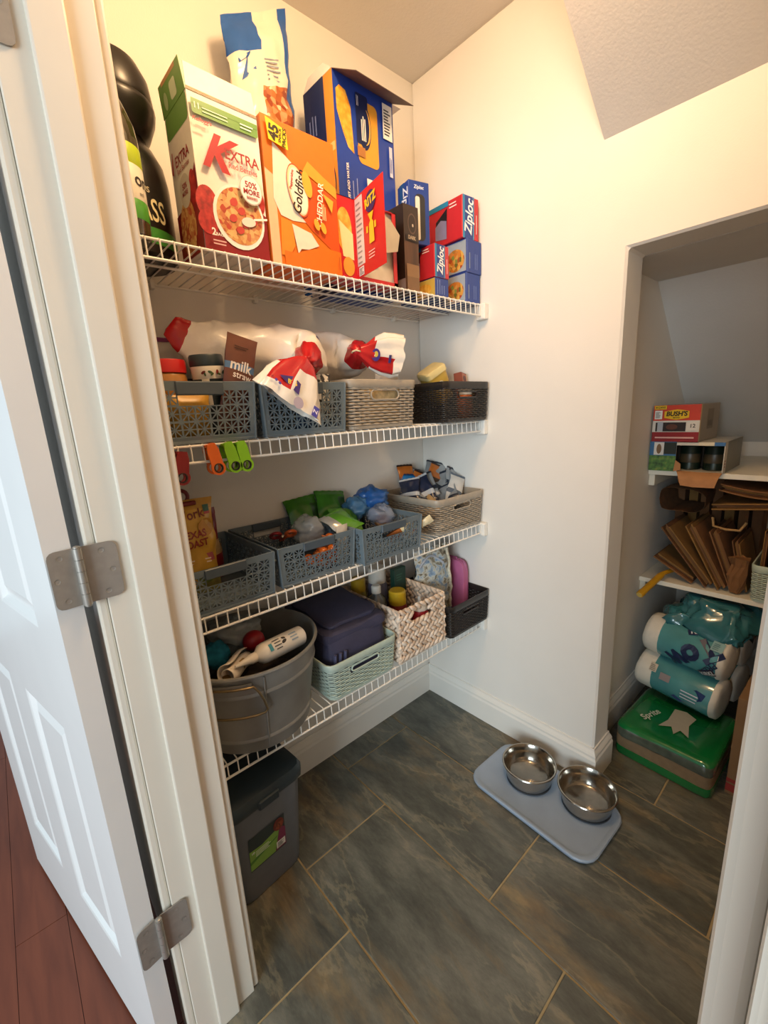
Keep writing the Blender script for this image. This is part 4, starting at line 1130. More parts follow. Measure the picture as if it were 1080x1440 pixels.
MB().lathe([(0, 0), (.024, 0), (.026, .004), (.026, .070), (.022, .080), (0, .080)], 20).build('body', M('#B05A2A', .3, var=.1), t, smooth=True)
MB().lathe([(.023, .081), (.0235, .082), (.0235, .098), (0, .099)], 20).build('lid', M('#D8D4CC', .4), t, smooth=True)

# bag clips hanging on the lip
def bag_clip(label, x, z, color, tilt):
    t = thing('bag_clip', label, 'clip', (x, -.3165, z), (0, R(tilt), 0), 'bag clips on the wire lip')
    mt = M(color, .42); dk = M('#1C1A16', .5)
    N_ = 40; zc = -.052
    def outl():
        out = []
        for k in range(N_):
            th = 2*PI*k/N_; c, s = math.cos(th), math.sin(th); r_ = .0150
            if c > .15:
                tb = min(.052/c, .0122/max(abs(s), 1e-4)); r_ = max(r_, tb)
            out.append((r_*s, zc+r_*c))
        return out
    ou = outl(); inn = [(.0100*math.sin(2*PI*k/N_), zc+.0100*math.cos(2*PI*k/N_)) for k in range(N_)]
    def plate(y0, y1, ou, inn):
        mb = MB(); vs = [(a, y0, b_) for a, b_ in ou]+[(a, y0, b_) for a, b_ in inn]+[(a, y1, b_) for a, b_ in ou]+[(a, y1, b_) for a, b_ in inn]
        fs = []
        for k in range(N_):
            q = (k+1) % N_
            fs += [(k, q, N_+q, N_+k), (2*N_+k, 2*N_+q, 3*N_+q, 3*N_+k), (k, q, 2*N_+q, 2*N_+k), (N_+k, N_+q, 3*N_+q, 3*N_+k)]
        return mb.add(vs, fs)
    plate(-.0085, -.0045, ou, inn).build('front_jaw', mt, t)
    plate(.0175, .0205, ou, inn).build('back_jaw', mt, t)
    i2 = [(.0072*math.sin(2*PI*k/N_), zc+.0080*math.cos(2*PI*k/N_)) for k in range(N_)]
    plate(-.0092, -.0040, inn, i2).build('grip_ring', dk, t)
    MB().tube([(-.009, .006, -.016), (.009, .006, -.016)], .0040, 8).build('spring', M('#8A8880', .3, .9), t)
    MB().box(-.010, .010, -.0045, .0175, -.006, -.001).build('bridge', mt, t)
bag_clip('dark red bag clip hanging left of the orange one', -1.034, 1.2085, '#7E1418', 8)
bag_clip('orange bag clip hanging from the wire lip', -.9770, 1.2190, '#D8641C', -11)
bag_clip('lime green bag clip next to the orange clip', -.9410, 1.2190, '#7FB81E', -12)
bag_clip('lime green bag clip farthest right on the wire lip', -.9130, 1.2190, '#7FB81E', -10)

# ================================================================== THIRD SHELF: CONTENTS
B3 = Z3+EPS+.0052
def region(u, v, side): return 1 if v > .90 else (2 if v < .22 else 0)
mb = pillow(.112, .232, .050, 14, 20, .04, .007, 21, region)
t = thing('crouton_bag', 'yellow crouton bag standing in the leftmost star-cut basket', 'bag', (-1.003, -.195, B3+.004), (R(-3), R(2), R(4)))
mb.build('bag', [M('#C79A3A', .28, var=.12, vscale=25), M('#B88A34', .3), M('#8A8040', .3, var=.3, vscale=60)], t, smooth='all')
f = Face(t, (0, 0, 0), (1, 0, 0), (0, 0, 1), fn=mb.surf)
f.text('York', -.004, .196, .030, P('#7A2A1E'), R(6), .02, .1); f.rect(.028, .200, .044, .216, P('#2A5A44')); f.rect(.028, .194, .044, .200, P('#A8362A'))
f.ell(.026, .165, .022, .020, P('#B5812E'), R(20)); f.text('TEXAS', -.008, .150, .024, P('#8A2A1E'), R(4), .03, 0, 'CENTER', .9); f.text('TOAST', -.008, .128, .024, P('#8A2A1E'), R(4), .03, 0, 'CENTER', .9)
f.poly([(-.045, .098), (.035, .102), (.040, .082), (-.045, .072)], P('#B05A5E')); f.lines(-.038, .080, .03, .095, 2, P('#E8D4C0'), .4, 2); f.ell(.0, .045, .034, .018, P('#5E6A30')); f.ell(-.03, .038, .018, .014, P('#C9974A'))
t = thing('red_pouch', 'dark red pouch standing behind the yellow crouton bag', 'pouch', (-.934, -.115, B3), (R(-4), 0, R(20)))
mb = pillow(.070, .190, .036, 10, 14, .05, .005, 22, lambda u, v, s: 1 if .35 < v < .6 else 0)
mb.build('bag', [M('#7A1E24', .3, var=.12), M('#A88A5E', .3, var=.3, vscale=50)], t, smooth='all')
# clip closing the crouton bag
t = thing('bag_clip', 'dark red clip on top of the yellow crouton bag', 'clip', (-1.008, -.190, B3+.228), 0, 'bag clips on the wire lip')
MB().tube([(.0150*math.cos(2*PI*k/20), .014, .014+.0150*math.sin(2*PI*k/20)) for k in range(20)], .0045, 8, closed=True).build('grip_ring', M('#6E1A18', .4), t, smooth=True)
MB().box(-.026, .026, -.006, .016, -.006, .004).build('jaw', M('#6E1A18', .4), t, bevel=.002)

# scissors
t = thing('scissors', 'scissors with red and orange ring handles inside the star-cut basket', 'scissors', (-.742, -.140, B3+.078), (R(58), R(0), R(-20)))
for sg, c, nm in ((-1, '#8E1E20', 'red'), (1, '#C8581E', 'orange')):
    q = MB(); q.tube([(sg*.021+.0155*math.cos(2*PI*k/24)*(.9), .0, .020+.0215*math.sin(2*PI*k/24)) for k in range(24)], .0048, 8, closed=True); q.tube([(sg*.012, 0, .002), (-sg*.004, 0, -.030)], .0050, 8)
    o = q.build('handle', M(c, .35), t, smooth=True)
    b_ = MB(); b_.prism([(-.006, -.026), (.006, -.026), (.005, -.07), (0, -.105), (-.005, -.07)], lambda a, z, l: (sg*.001-a*sg, sg*.0012+l*sg, z), .0012); b_.build('blade', M('#9A9A98', .25, .95), t)
MB().lathe([(0, -.004), (.004, -.004), (.004, .004), (0, .004)], 12).build('pivot', M('#9A9A98', .25, .95), t)
# wrapped sweets
CAND = M('#C8641E', .18, var=.15, vscale=60, coat=.6)
rnd = random.Random(11); first = None; k = 0
spots = [(-.700, -.272, .018), (-.672, -.278, .020), (-.645, -.268, .019), (-.715, -.235, .016), (-.685, -.238, .018), (-.655, -.232, .018), (-.632, -.225, .018), (-.700, -.200, .016), (-.668, -.196, .018), (-.640, -.190, .018),
         (-.688, -.262, .046), (-.660, -.264, .048), (-.672, -.225, .046), (-.645, -.222, .046), (-.650, -.190, .045), (-.667, -.245, .070), (-.645, -.235, .072)]
for (x, y, z) in spots:
    if first is None:
        first = thing('wrapped_sweet', 'orange wrapped sweet among others in the star-cut basket', 'sweet', (x, y, B3+z), 0, 'orange sweets in the basket')
        MB().ellipsoid((0, 0, 0), (.0145, .0130, .0115), 10, 7).build('sweet', CAND, first, smooth='all')
        for sg in (-1, 1):
            q = MB(); q.loft([ring((sg*.013, 0, 0), (0, .003, 0), (0, 0, .003), 8), ring((sg*.023, 0, 0), (0, .010, 0), (0, 0, .0025), 8)], caps=False)
            q.build('wrapper_twist', M('#D8864A', .15, alpha=.8), first)
        c = first
    else: c = copy_tree(first); c.location = (x, y, B3+z)
    c.rotation_euler = (rnd.uniform(-.4, .4), rnd.uniform(-.4, .4), rnd.uniform(0, 6))
def crumple(name, label, cat, c, r, mat, seed, amp=.35, nu=34, nv=24, squash=1, rot=(0, 0, 0), group=None):
    t = thing(name, label, cat, c, rot, group)
    mb = MB(); mb.ellipsoid((0, 0, 0), r, nu, nv)
    vs = []
    for p in mb.v:
        q = Vector(p); n1 = nz(q, 30, seed); n2_ = nz(q, 58, seed+5)
        n3_ = nz(q, 130, seed+8); vs.append(q*(1+amp*n1+amp*.95*abs(n2_)+amp*.30*n3_-amp*.15))
    mb.v = [tuple(v) for v in vs]
    mb.build('body' if cat != 'bag' else 'film', mat, t, smooth='all')
    return t
crumple('sweets_bag', 'clear crumpled bag over the orange sweets', 'bag', (-.664, -.150, B3+.088), (.042, .052, .038), M('#D6D2CA', .10, var=.05, alpha=.42), 31, .30)
t = thing('paper_packet', 'white paper packet standing at the right edge of the sweets basket', 'packet', (-.640, -.290, B3), (R(0), R(0), R(10)))
pillow(.045, .115, .008, 8, 10, .05, .002, 33).build('bag', M('#D8CFC0', .4, var=.1), t, smooth='all')

# green snack packets
def packet(name, label, loc, rot, w_, h_, t_, mats, fn=None, seed=0, group=None, cat='packet', cr=.006):
    t = thing(name, label, cat, loc, rot, group)
    mb = pillow(w_, h_, t_, 10, 14, .07, cr, seed, fn, .5, 0, .0015)
    mb.build('bag', mats, t, smooth='all'); t['_'] = 0; del t['_']
    return t, mb
GP = M('#3E7A24', .25, var=.2, vscale=20); GP2 = M('#5C9A2E', .25, var=.15, vscale=20); GD = M('#24481A', .3); SIL = M('#C4C2BA', .2, .4, var=.1)
g = 'green snack packets'
fn = lambda u, v, s: 1 if (u > .65 and .3 < v < .7) else 0
packet('snack_packet', 'dark green snack packet leaning at the back left of the green heap', (-.600, -.060, B3+.062), (R(-28), R(-4), R(-4)), .115, .105, .030, [GP, GD], fn, 41, g)
packet('snack_packet', 'green snack packet at the back right of the green heap', (-.512, -.075, B3+.078), (R(-34), R(8), R(-10)), .110, .100, .030, [GP, GD], fn, 42, g)
packet('snack_packet', 'bright green snack packet lying in the middle of the heap', (-.540, -.190, B3+.060), (R(-62), R(6), R(-20)), .090, .110, .030, [GP2, GP], fn, 43, g)
packet('snack_packet', 'green and silver snack packet lying over the front basket corner', (-.577, -.262, B3+.082), (R(-66), R(-8), R(12)), .100, .100, .028, [GP2, SIL], lambda u, v, s: 1 if u < .28 else 0, 44, g)
# blue plastic, baggie, bars
BLUP = M('#3E6FA8', .3, var=.12, vscale=14)
crumple('plastic_bag', 'crumpled blue plastic bag on top of the third shelf heap', 'bag', (-.385, -.120, B3+.125), (.050, .055, .042), M('#2E62A6', .3, var=.12, vscale=14), 51, .34)
crumple('plastic_bag', 'crumpled paler blue plastic bag left of the darker blue one', 'bag', (-.445, -.112, B3+.105), (.045, .050, .036), M('#4E7FA8', .3, var=.12, vscale=14), 52, .34)
crumple('sandwich_bag', 'clear sandwich bag in front of the blue plastic', 'bag', (-.422, -.205, B3+.088), (.044, .042, .034), M('#8E9AB0', .08, var=.1, alpha=.55), 53, .34)
crumple('nut_pouch', 'brown snack lump inside the clear sandwich bag', 'snack', (-.425, -.210, B3+.070), (.026, .024, .018), M('#8A5E38', .5, var=.3, vscale=60), 54, .3)
packet('bar_wrapper', 'pale striped bar wrapper sticking out of the front basket corner', (-.400, -.292, B3+.030), (R(10), R(58), R(-25)), .026, .100, .010, [M('#D8C9A4', .3, var=.2, vscale=60), M('#A86A34', .3)], lambda u, v, s: 1 if .3 < v < .6 else 0, 55, None, 'wrapper')
packet('bar_wrapper', 'brown and cream bar wrapper lying behind the basket grip', (-.470, -.290, B3+.032), (R(20), R(60), R(-6)), .032, .095, .012, [M('#9A5A2A', .3, var=.2), M('#DCCFA8', .3)], lambda u, v, s: 1 if v > .5 else 0, 56, None, 'wrapper')

# small packets heaped in the taupe basket
rnd = random.Random(77)
pal = {'silver': [M('#A8ACAE', .22, .35, var=.12, vscale=30), M('#2E3440', .3)], 'navy': [M('#222A40', .25, var=.1), M('#B8BCC0', .3)], 'blue': [M('#2A78B8', .25, var=.1), M('#173A66', .3)],
       'orange': [M('#B8692A', .28, var=.12), M('#33231C', .3)], 'tan': [M('#B89A6E', .3, var=.15), M('#8A2A22', .3)], 'white': [M('#D0CCC4', .3, var=.06), M('#5A6470', .3)]}
def pk(kind, x, y, z, rx, ry, rz_, label, w_=.075, h_=.105, seed=0):
    packet('snack_packet', label, (x, y, B3+z+.008), (R(rx), R(ry), R(rz_)), w_*1.18, h_*1.12, .011, pal[kind], lambda u, v, s: 1 if (.25 < v < .42 or v > .9) else 0, seed, 'small packets in the taupe basket', 'packet', .0065)
cname = {'silver': 'silver grey', 'navy': 'navy and silver', 'blue': 'bright blue', 'orange': 'orange and brown', 'tan': 'cream and red', 'white': 'white and grey'}
U_ = Vector((.67, -.74)); V_ = Vector((.74, .67)); cen = Vector((-.138, -.168))
kinds = {(0, 4): 'orange', (0, 5): 'orange', (0, 3): 'blue', (0, 2): 'navy', (0, 1): 'tan', (0, 0): 'navy', (1, 5): 'orange', (1, 4): 'silver', (1, 3): 'silver', (1, 2): 'navy', (1, 1): 'silver', (1, 0): 'tan', (2, 4): 'silver', (2, 3): 'white', (2, 2): 'silver', (2, 1): 'blue', (2, 0): 'white'}
side = ('left', 'middle', 'right'); ordn = ('front', 'second', 'third', 'fourth', 'fifth', 'sixth', 'rearmost')
for iu, u in enumerate((-.078, 0., .078)):
    for iv in range(7):
        v = -.085+.0255*iv+(.010 if iu == 1 else 0)
        c = cen+U_*u+V_*v
        e0, e1 = c-U_*.036, c+U_*.036
        if min(e0.x, e1.x) < -.246 or max(e0.x, e1.x) > -.030 or min(e0.y, e1.y) < -.292 or max(e0.y, e1.y) > -.036: continue
        kd = kinds.get((iu, iv), 'silver')
        zb = .042+.0130*iv-(.014 if iu == 2 else 0)
        pk(kd, c.x, c.y, zb, -46+rnd.uniform(-14, 14), rnd.uniform(-30, 30), -44+rnd.uniform(-26, 26), '%s packet, %s in the %s file of the packet heap' % (cname[kd], ordn[iv], side[iu]), rnd.uniform(.050, .072), rnd.uniform(.095, .118), 200+iu*10+iv)
pk('tan', -.140, -.158, .0, -88, 0, 0, 'cream packet lying flat under the back of the packet heap', .150, .105, 231)
pk('white', -.140, -.285, .0, -88, 0, 0, 'white packet lying flat under the front of the packet heap', .150, .100, 232)

# ================================================================== LOWEST SHELF: CONTENTS
B4 = Z4+EPS
# in the tub
crumple('dog_blanket', 'brown blanket bundled at the bottom of the metal tub', 'blanket', (-.905, -.190, B4+.092), (.112, .112, .066), M('#4E4238', .9, var=.25, vscale=30), 61, .14)
t = thing('ear_wash_bottle', 'white squeeze bottle with a pointed nozzle lying across the metal tub', 'bottle', (-.785, -.268, B4+.222), (0, R(-87), R(10)))
MB().lathe([(0, .001), (.0215, 0), (.0255, .004), (.026, .012), (.026, .118), (.024, .130), (.013, .143), (.0105, .147), (0, .147)], 32).build('body', M('#DAD2C4', .35, var=.03), t, smooth=True)
MB().lathe([(.0125, .146), (.0125, .160), (.0100, .165), (.0065, .185), (.0035, .202), (.002, .203), (0, .203)], 20).build('nozzle', M('#E2D8C8', .4), t, smooth=True)
cf = Face(t, (0, 0, 0), (1, 0, 0), (0, 0, 1), fn=lambda a, z, l: Vector(((.0262+l)*math.cos(R(-38)+a/.026), (.0262+l)*math.sin(R(-38)+a/.026), z)))
cf.ell(-.004, .072, .0040, .008, P('#2A2622'), R(20), 'emblem'); cf.ell(.005, .070, .0030, .006, P('#2A2622'), R(-20), 'emblem'); cf.lines(-.016, .082, .014, .108, 4, P('#4A4844'), .35, 3, True); cf.rect(-.014, .108, .004, .118, P('#3A8A98'), 'label_panel'); cf.lines(-.012, .03, .012, .055, 3, P('#8A9AA8'), .4, 5, True)
crumple('red_ball', 'red rubber ball in the metal tub', 'ball', (-.890, -.200, B4+.222), (.029, .027, .027), M('#9E1C22', .4), 62, .02)
t = thing('spotted_cloth', 'rolled cream cloth with gold dots in the metal tub', 'cloth', (-.968, -.270, B4+.212), (R(-12), R(8), R(38)))
mb = MB(); rings = []
for k in range(26):
    a = k/25*2.6*PI; r_ = .012+.0075*k/25*2
    rings.append([(x, r_*math.cos(a), r_*math.sin(a)+.004*math.sin(x*60)) for x in [(-.048+.096*j/9) for j in range(10)]])
mb.loft(rings, caps=False, closed=False); mb.build('roll', ramp_mat('gold_dot_cloth', 'voronoi', 55, ((.05, '#A07A3A'), (.14, '#A88A54'), (.18, '#DCCFBC'), (1, '#E4DACA')), .8), t, smooth='all', solid=.002)
crumple('plush_toy', 'teal plush toy in the metal tub', 'toy', (-.988, -.180, B4+.210), (.038, .036, .036), M('#1E7A94', .95, var=.2, vscale=60), 63, .30)
crumple('grey_bag', 'crumpled grey plastic bag at the back of the metal tub', 'bag', (-.905, -.115, B4+.212), (.066, .048, .046), M('#B0B4B2', .2, var=.1, alpha=.8), 64, .40)
crumple('brown_toy', 'small dark brown toy near the tub front', 'toy', (-.958, -.225, B4+.178), (.030, .030, .022), M('#3A2E26', .9, var=.2), 65, .25)

# folded navy fabric in the mint basket
t = thing('folded_fabric', 'folded dark navy fabric bag overfilling the mint green basket', 'fabric', (-.6035, -.165, B4+.011))
NV = M('#3B3B54', .75, var=.12, vscale=16, bump=.3, bscale=300)
def fold(z0, z1, hx, hy, cx, cy, seed, e=.35, tilt=0):
    rings = []
    for k, (f, s_) in enumerate(((0, .93), (.12, .985), (.5, 1), (.88, .985), (1, .93))):
        z = z0+(z1-z0)*f
        rg = sring((cx, cy, z), (hx*s_, 0, 0), (0, hy*s_, 0), 60, e, .009, seed)
        rings.append([Vector((p.x, p.y, p.z+tilt*(p.y-cy))) for p in rg])
    mb = MB(); mb.loft(rings); return mb
fold(.0, .166, .108, .124, 0, 0, 71, .17).build('body', NV, t, smooth=True)
fold(.150, .186, .111, .127, 0, .002, 72, .15, .05).build('top_flap', NV, t, smooth=True)
fold(.186, .200, .098, .108, .004, .012, 73, .25, .07).build('fold', NV, t, smooth=True)
q = MB()
for k in range(3): q.tube([(-.100+.018*k, -.1225-.001*k, .03), (-.098+.018*k, -.1275, .08), (-.094+.018*k, -.1285, .120)], .005, 6)
q.build('strap', M('#4A4C6A', .6), t, smooth=True)

# in the seagrass basket
BK = B4+.008
def can(name, label, x, y, r_, h_, capz, body, cap, cat, caph=None, nozzle=None, shoulder=None):
    t = thing(name, label, cat, (x, y, BK))
    prof = [(0, .001), (r_-.003, 0), (r_, .003), (r_, capz-.012), (r_*.86, capz)] if not shoulder else [(0, .001), (r_-.004, 0), (r_, .005), (r_, capz-.040), (r_*.85, capz-.018), (r_*.42, capz-.004), (r_*.40, capz)]
    MB().lathe(prof+[(0, capz)], 28).build('body', body, t, smooth=True)
    rc = r_*.92 if not shoulder else r_*.5
    if nozzle:
        MB().lathe([(rc, capz+.001), (rc*.92, capz+.010), (rc*.55, capz+.022), (rc*.22, capz+.028), (rc*.20, h_-.003), (rc*.12, h_), (0, h_)], 24).build('nozzle', cap, t, smooth=True)
    else:
        MB().lathe([(rc, capz+.001), (rc, h_-.005), (rc-.004, h_), (0, h_)], 28).build('cap', cap, t, smooth=True)
    return t
WCAP = M('#CFCBC2', .4); YCAP = M('#C9A21E', .4)
can('spray_can', 'spray can with a wide pale cap, tallest in the seagrass basket', -.352, -.085, .036, .242, .185, M('#6A6A80', .35, var=.15), WCAP, 'can')
can('spray_can', 'can with a dark yellow cap at the back left of the seagrass basket', -.424, -.062, .029, .215, .165, M('#8A7A2A', .35), M('#A8881E', .4), 'can')
can('cleaner_bottle', 'clear grey bottle with a white cap in the seagrass basket', -.414, -.150, .034, .208, .180, M('#5E6468', .15, var=.1, coat=.5), WCAP, 'bottle', shoulder=True)
can('spray_can', 'red can with a bright yellow cap in the seagrass basket', -.352, -.190, .033, .182, .132, M('#8E2A22', .35), YCAP, 'can')
can('glue_bottle', 'small red bottle with a white pointed nozzle, front of the seagrass basket', -.312, -.258, .030, .165, .118, M('#A82A34', .35), WCAP, 'bottle', nozzle=True)
t = thing('green_box', 'dark green flat box standing in the seagrass basket', 'box', (-.324, -.148, BK), (0, 0, R(2)))
carton(t, .060, .022, .236, P('#16382E')); F_, L_, R_, T_ = faces(t, .060, .022, .236); F_.lines(.01, .19, .05, .22, 3, P('#2E5A48'), .4, 4)

# in the black basket by the wall
FLOR = ramp_mat('blue_floral_cloth', 'noise', 48, ((.30, '#54493A'), (.42, '#8A8270'), (.50, '#C4C2B4'), (.60, '#8FA2B4'), (.74, '#5E7690')), .85, .1, 5, .6)
mb = pillow(.160, .285, .066, 18, 20, .02, .012, 82, None, .55)
t = thing('floral_pouch', 'blue and cream patterned cloth bag stuffed in the black basket', 'bag', (-.146, -.180, B4+.016), (R(2), R(-4), R(-14)))
mb.build('bag', FLOR, t, smooth='all')
q = MB(); q.tube([mb.surf(-.07+.10*k/10, .225+.035*math.sin(PI*k/10), .003) for k in range(11)], .0045, 6); q.build('strap', M('#A8AEB8', .8), t, smooth=True)
q = MB(); q.tube([mb.surf(.068-.004*math.sin(k), .02+.25*k/14, .002) for k in range(15)], .006, 6); q.build('braided_edge', M('#CFC6B0', .85, var=.2, vscale=120), t, smooth=True)
t = thing('pink_case', 'dusty pink rounded case standing against the wall in the black basket', 'case', (-.033, -.185, B4+.012), (R(0), R(0), R(0)))
rings = []
for x, s_ in ((-.017, .90), (-.014, .98), (-.003, 1), (-.001, .97), (.001, .97), (.003, 1), (.014, .98), (.017, .90)):
    rings.append(sring((x, 0, .105), (0, .060*s_, 0), (0, 0, .105*s_), 40, .45))
mb = MB(); mb.loft(rings); mb.build('shell', M('#B8628A', .45, var=.04), t, smooth=True)
q = MB(); q.tube([(-.006, -.02, .2085), (-.006, -.018, .217), (-.006, .018, .217), (-.006, .02, .2085)], .003, 6); q.build('handle', M('#A8567C', .45), t, smooth=True)

# ================================================================== THE NOOK
BN = 1.0025
# opened green vegetable can carton with the bean carton on top
t = thing('can_carton', 'open blue and green can carton with its cardboard front torn down', 'box', (.505, -.684, BN), R(-90))
w_, d_, h_ = .225, .270, .106
CB = M('#8A6A48', .8, var=.08); GRC = P('#3E6A34'); e = .002
mb = MB(); mb.box(0, w_, d_-e, d_, 0, h_); mb.box(0, e, 0, d_, 0, h_); mb.box(w_-e, w_, 0, d_, 0, h_); mb.box(0, w_, 0, d_, 0, e); mb.box(0, .085, 0, e, 0, h_); mb.box(.085, w_, 0, e, .094, h_); mb.box(0, w_, 0, d_, h_-e, h_)
mb.build('body', P('#C9C4B8'), t)
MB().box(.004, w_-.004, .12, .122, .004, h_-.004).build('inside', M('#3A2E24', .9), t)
F_ = Face(t, (0, 0, 0), (1, 0, 0), (0, 0, 1)); R_ = Face(t, (w_, 0, 0), (0, 1, 0), (0, 0, 1))
F_.rect(0, 0, .085, .056, ramp_mat('green_field_print', 'noise', 60, ((.35, '#2E4A24'), (.55, '#4E7A34'), (.7, '#7A8A3A')), .5)); F_.rect(0, .056, .085, h_, P('#3A6A94')); F_.rect(.014, .058, .046, .104, P('#D8D4CC')); F_.ell(.030, .080, .008, .018, P('#7A5E40')); F_.rect(.046, .062, .085, .104, P('#20261E'))
F_.rect(.150, .094, .200, h_, P('#D8CDB0')); F_.rect(.195, .094, w_, h_, P('#3A6A9E'))
R_.rect(0, 0, .035, h_, P('#D8D0C2')); R_.rect(.035, 0, d_, h_, P('#77766C')); R_.lines(.008, .02, .028, .05, 3, P('#A8504A'), .4, 3)
def can_in(x, label):
    c = thing('food_can', label, 'can', (.505+.075, -.684-x, BN+.0035), 0, 'cans inside the torn carton')
    MB().lathe([(0, 0), (.032, 0), (.0335, .002), (.0325, .004), (.0325, .082), (.0335, .084), (.0315, .086), (.030, .084), (0, .084)], 28).build('body', M('#14241C', .35, .3, var=.2, vscale=40), c, smooth=True)
    MB().lathe([(.0327, .025), (.0330, .026), (.0330, .055), (.0327, .056)], 28).build('label_band', P('#3E3626'), c, smooth=True)
can_in(.112, 'dark green can at the left of the torn carton opening')
can_in(.185, 'dark green can at the right of the torn carton opening')
# hanging card front
rings = []
for k in range(7):
    f = k/6; y_ = -.001-.026*math.sin(f*PI*.5); z_ = .004-.048*f+.006*math.sin(f*PI)
    rings.append([(.090+.004*k, y_, z_+.002*math.sin(6*f)), (.155, y_-.006*f, z_-.003), (w_-.004*k*.5, y_, z_-.002)])
mb = MB(); mb.loft(rings, caps=False, closed=False); mb.build('torn_front', M('#A8764A', .75, var=.1), t, solid=.002)
mb = MB(); mb.prism([(0, 0), (.022, .006), (.020, .028), (.004, .040)], lambda a, b_, l: (.088+a-.004, -.010-l, .002+b_), .0015); mb.build('torn_flap', M('#A8764A', .75), t)

t = thing('bean_carton', 'red and white baked bean carton on top of the open can carton', 'box', (.507, -.686, BN+.1065), R(-92))
w_, d_, h_ = .145, .225, .128
carton(t, w_, d_, h_, P('#9A8E7C'))
F_, L_, R_, T_ = faces(t, w_, d_, h_)
F_.rect(0, .072, w_, h_, P('#C9402A')); F_.rect(0, .034, w_, .074, P('#D6D0C4')); F_.rect(0, 0, w_, .034, P('#8A1E22'))
F_.rect(.010, .036, .105, .068, P('#2A201C')); F_.rect(.016, .036, .034, .070, P('#A8AEB4')); F_.ell(.062, .052, .018, .010, P('#5A3424'))
F_.poly([(.036, .084), (.056, .080), (.075, .077), (.094, .080), (.112, .084), (.112, .106), (.094, .110), (.075, .113), (.056, .110), (.036, .106)], P('#E2B81E'), 'emblem'); F_.text("BUSH'S", .074, .097, .022, P('#2A1A12'), 0, .04, .1, 'CENTER', .95); F_.text('BEANS', .074, .084, .007, P('#2A1A12'))
F_.rect(.004, .114, .042, .127, P('#D8B01E'), 'label_panel'); F_.text('8 CANS', .023, .1205, .009, P('#2A1A12'), 0, .02); F_.barcode(.006, .080, .030, .110)
F_.lines(.012, .012, .135, .022, 1, P('#D8A8A0'), .5, 2); F_.rect(.112, .040, .140, .070, P('#D8D2C8')); F_.text('12', .126, .055, .018, P('#3A3430'))
R_.rect(0, 0, .010, h_, P('#D8B878')); R_.rect(.08, .04, .15, .11, P('#7A6E5A')); R_.rect(.09, .05, .14, .07, P('#5E5648'))

# folded brown paper bags on the lower board shelf
BS = .5728
KR = [M('#7C5430', .85, var=.12, vscale=20), M('#6C482A', .85, var=.12, vscale=20), M('#84602F', .85, var=.12, vscale=20)]
def paper_bag(label, top, bot, th, x0, x1, k, layers=4, curl=0.):
    ty, tz = top; by, bz = bot; t = thing('paper_bag', label, 'paper bag', (x0, by, bz), 0, 'folded brown paper bags')
    d = Vector((0, ty-by, tz-bz)); Lg = d.length; d.normalize(); n_ = Vector((0, -d.z, d.y))
    if n_.z > 0: n_ = -n_
    for i in range(layers):
        o = th*i/layers; lt = th/layers*.72; s0 = .004*((i*7) % 3); s1 = Lg-.006*((i*5) % 3); dx = .006*((i*3) % 4)
        def P_(a, w__, l):
            f = a/Lg
            return d*a-n_*(o+l)+Vector((dx+w__, 0, 0))+n_*curl*math.sin(f*PI)
        mb = MB(); k_ = 6; vs = []; 
        rings = []
        for q in range(k_+1):
            a = s0+(s1-s0)*q/k_
            rings.append([P_(a, 0, 0), P_(a, x1-x0, 0), P_(a, x1-x0, lt), P_(a, 0, lt)])
        mb.loft(rings); mb.build('fold', KR[(k+i) % 3], t)
    return t
paper_bag('short folded paper bag lowest left on the nook shelf', (-.716, .655), (-.850, .5768), .022, .545, .74, 0, 3)
paper_bag('long folded paper bag leaning left of the others', (-.735, .780), (-.893, .5768), .030, .535, .76, 1, 5)
paper_bag('long folded paper bag second in the leaning row', (-.812, .796), (-.930, .5768), .030, .540, .78, 2, 5)
paper_bag('folded paper bag third in the leaning row', (-.884, .785), (-.965, .5768), .028, .548, .78, 0, 5)
paper_bag('folded paper bag standing steeply beside the mint basket', (-.950, .760), (-.992, .5768), .022, .560, .78, 1, 5)
t = thing('paper_bag', 'crumpled paper bag squeezed beside the mint basket', 'paper bag', (.552, -.982, BS), 0, 'folded brown paper bags')
mb = MB(); mb.loft([ring((0, 0, z), (.020*s_, 0, 0), (0, .026*s_, 0), 16, .12, 5, z*40, .012, 91) for z, s_ in ((.002, .5), (.03, .8), (.07, 1.0), (.11, .9), (.14, 1.1))]); mb.build('bag', KR[0], t)
paper_bag('paper bag lying flat on top of the leaning bags', (-.885, .868), (-1.075, .892), .022, .540, .80, 2, 4)
paper_bag('upper paper bag lying flat under the board shelf', (-.900, .940), (-1.100, .924), .026, .535, .82, 0, 4, .010)
t = thing('paper_bag', 'open dark paper bag on its side at the back left', 'paper bag', (.62, -.772, BS+.252), 0, 'folded brown paper bags')
mb = MB(); rings = []
for k in range(9):
    f = k/8; rings.append([Vector((f*.20, 0, 0))+Vector(p) for p in sring((0, 0, .052), (0, .076-.010*f, 0), (0, 0, .046+.004*math.sin(5*f)), 28, .6, .008, 93)])
mb.loft(rings, caps=False); mb.build('bag', M('#6E4C2E', .85, var=.15), t, solid=.001)
q = MB(); q.tube([(-.002, -.105, .000), (-.012, -.112, -.030), (-.018, -.150, -.036), (-.018, -.190, -.034), (-.012, -.205, -.004)], .0045, 6); q.build('paper_handle', M('#B08A58', .8), t, smooth=True)
mb = MB()
# added bags, put in as a dark background behind the others
paper_bag('tall flat paper bags added as a dark backdrop at the back of the nook shelf', (-.700, .5768+.36), (-.705, .5768), .30, .84, .98, 1, 7)
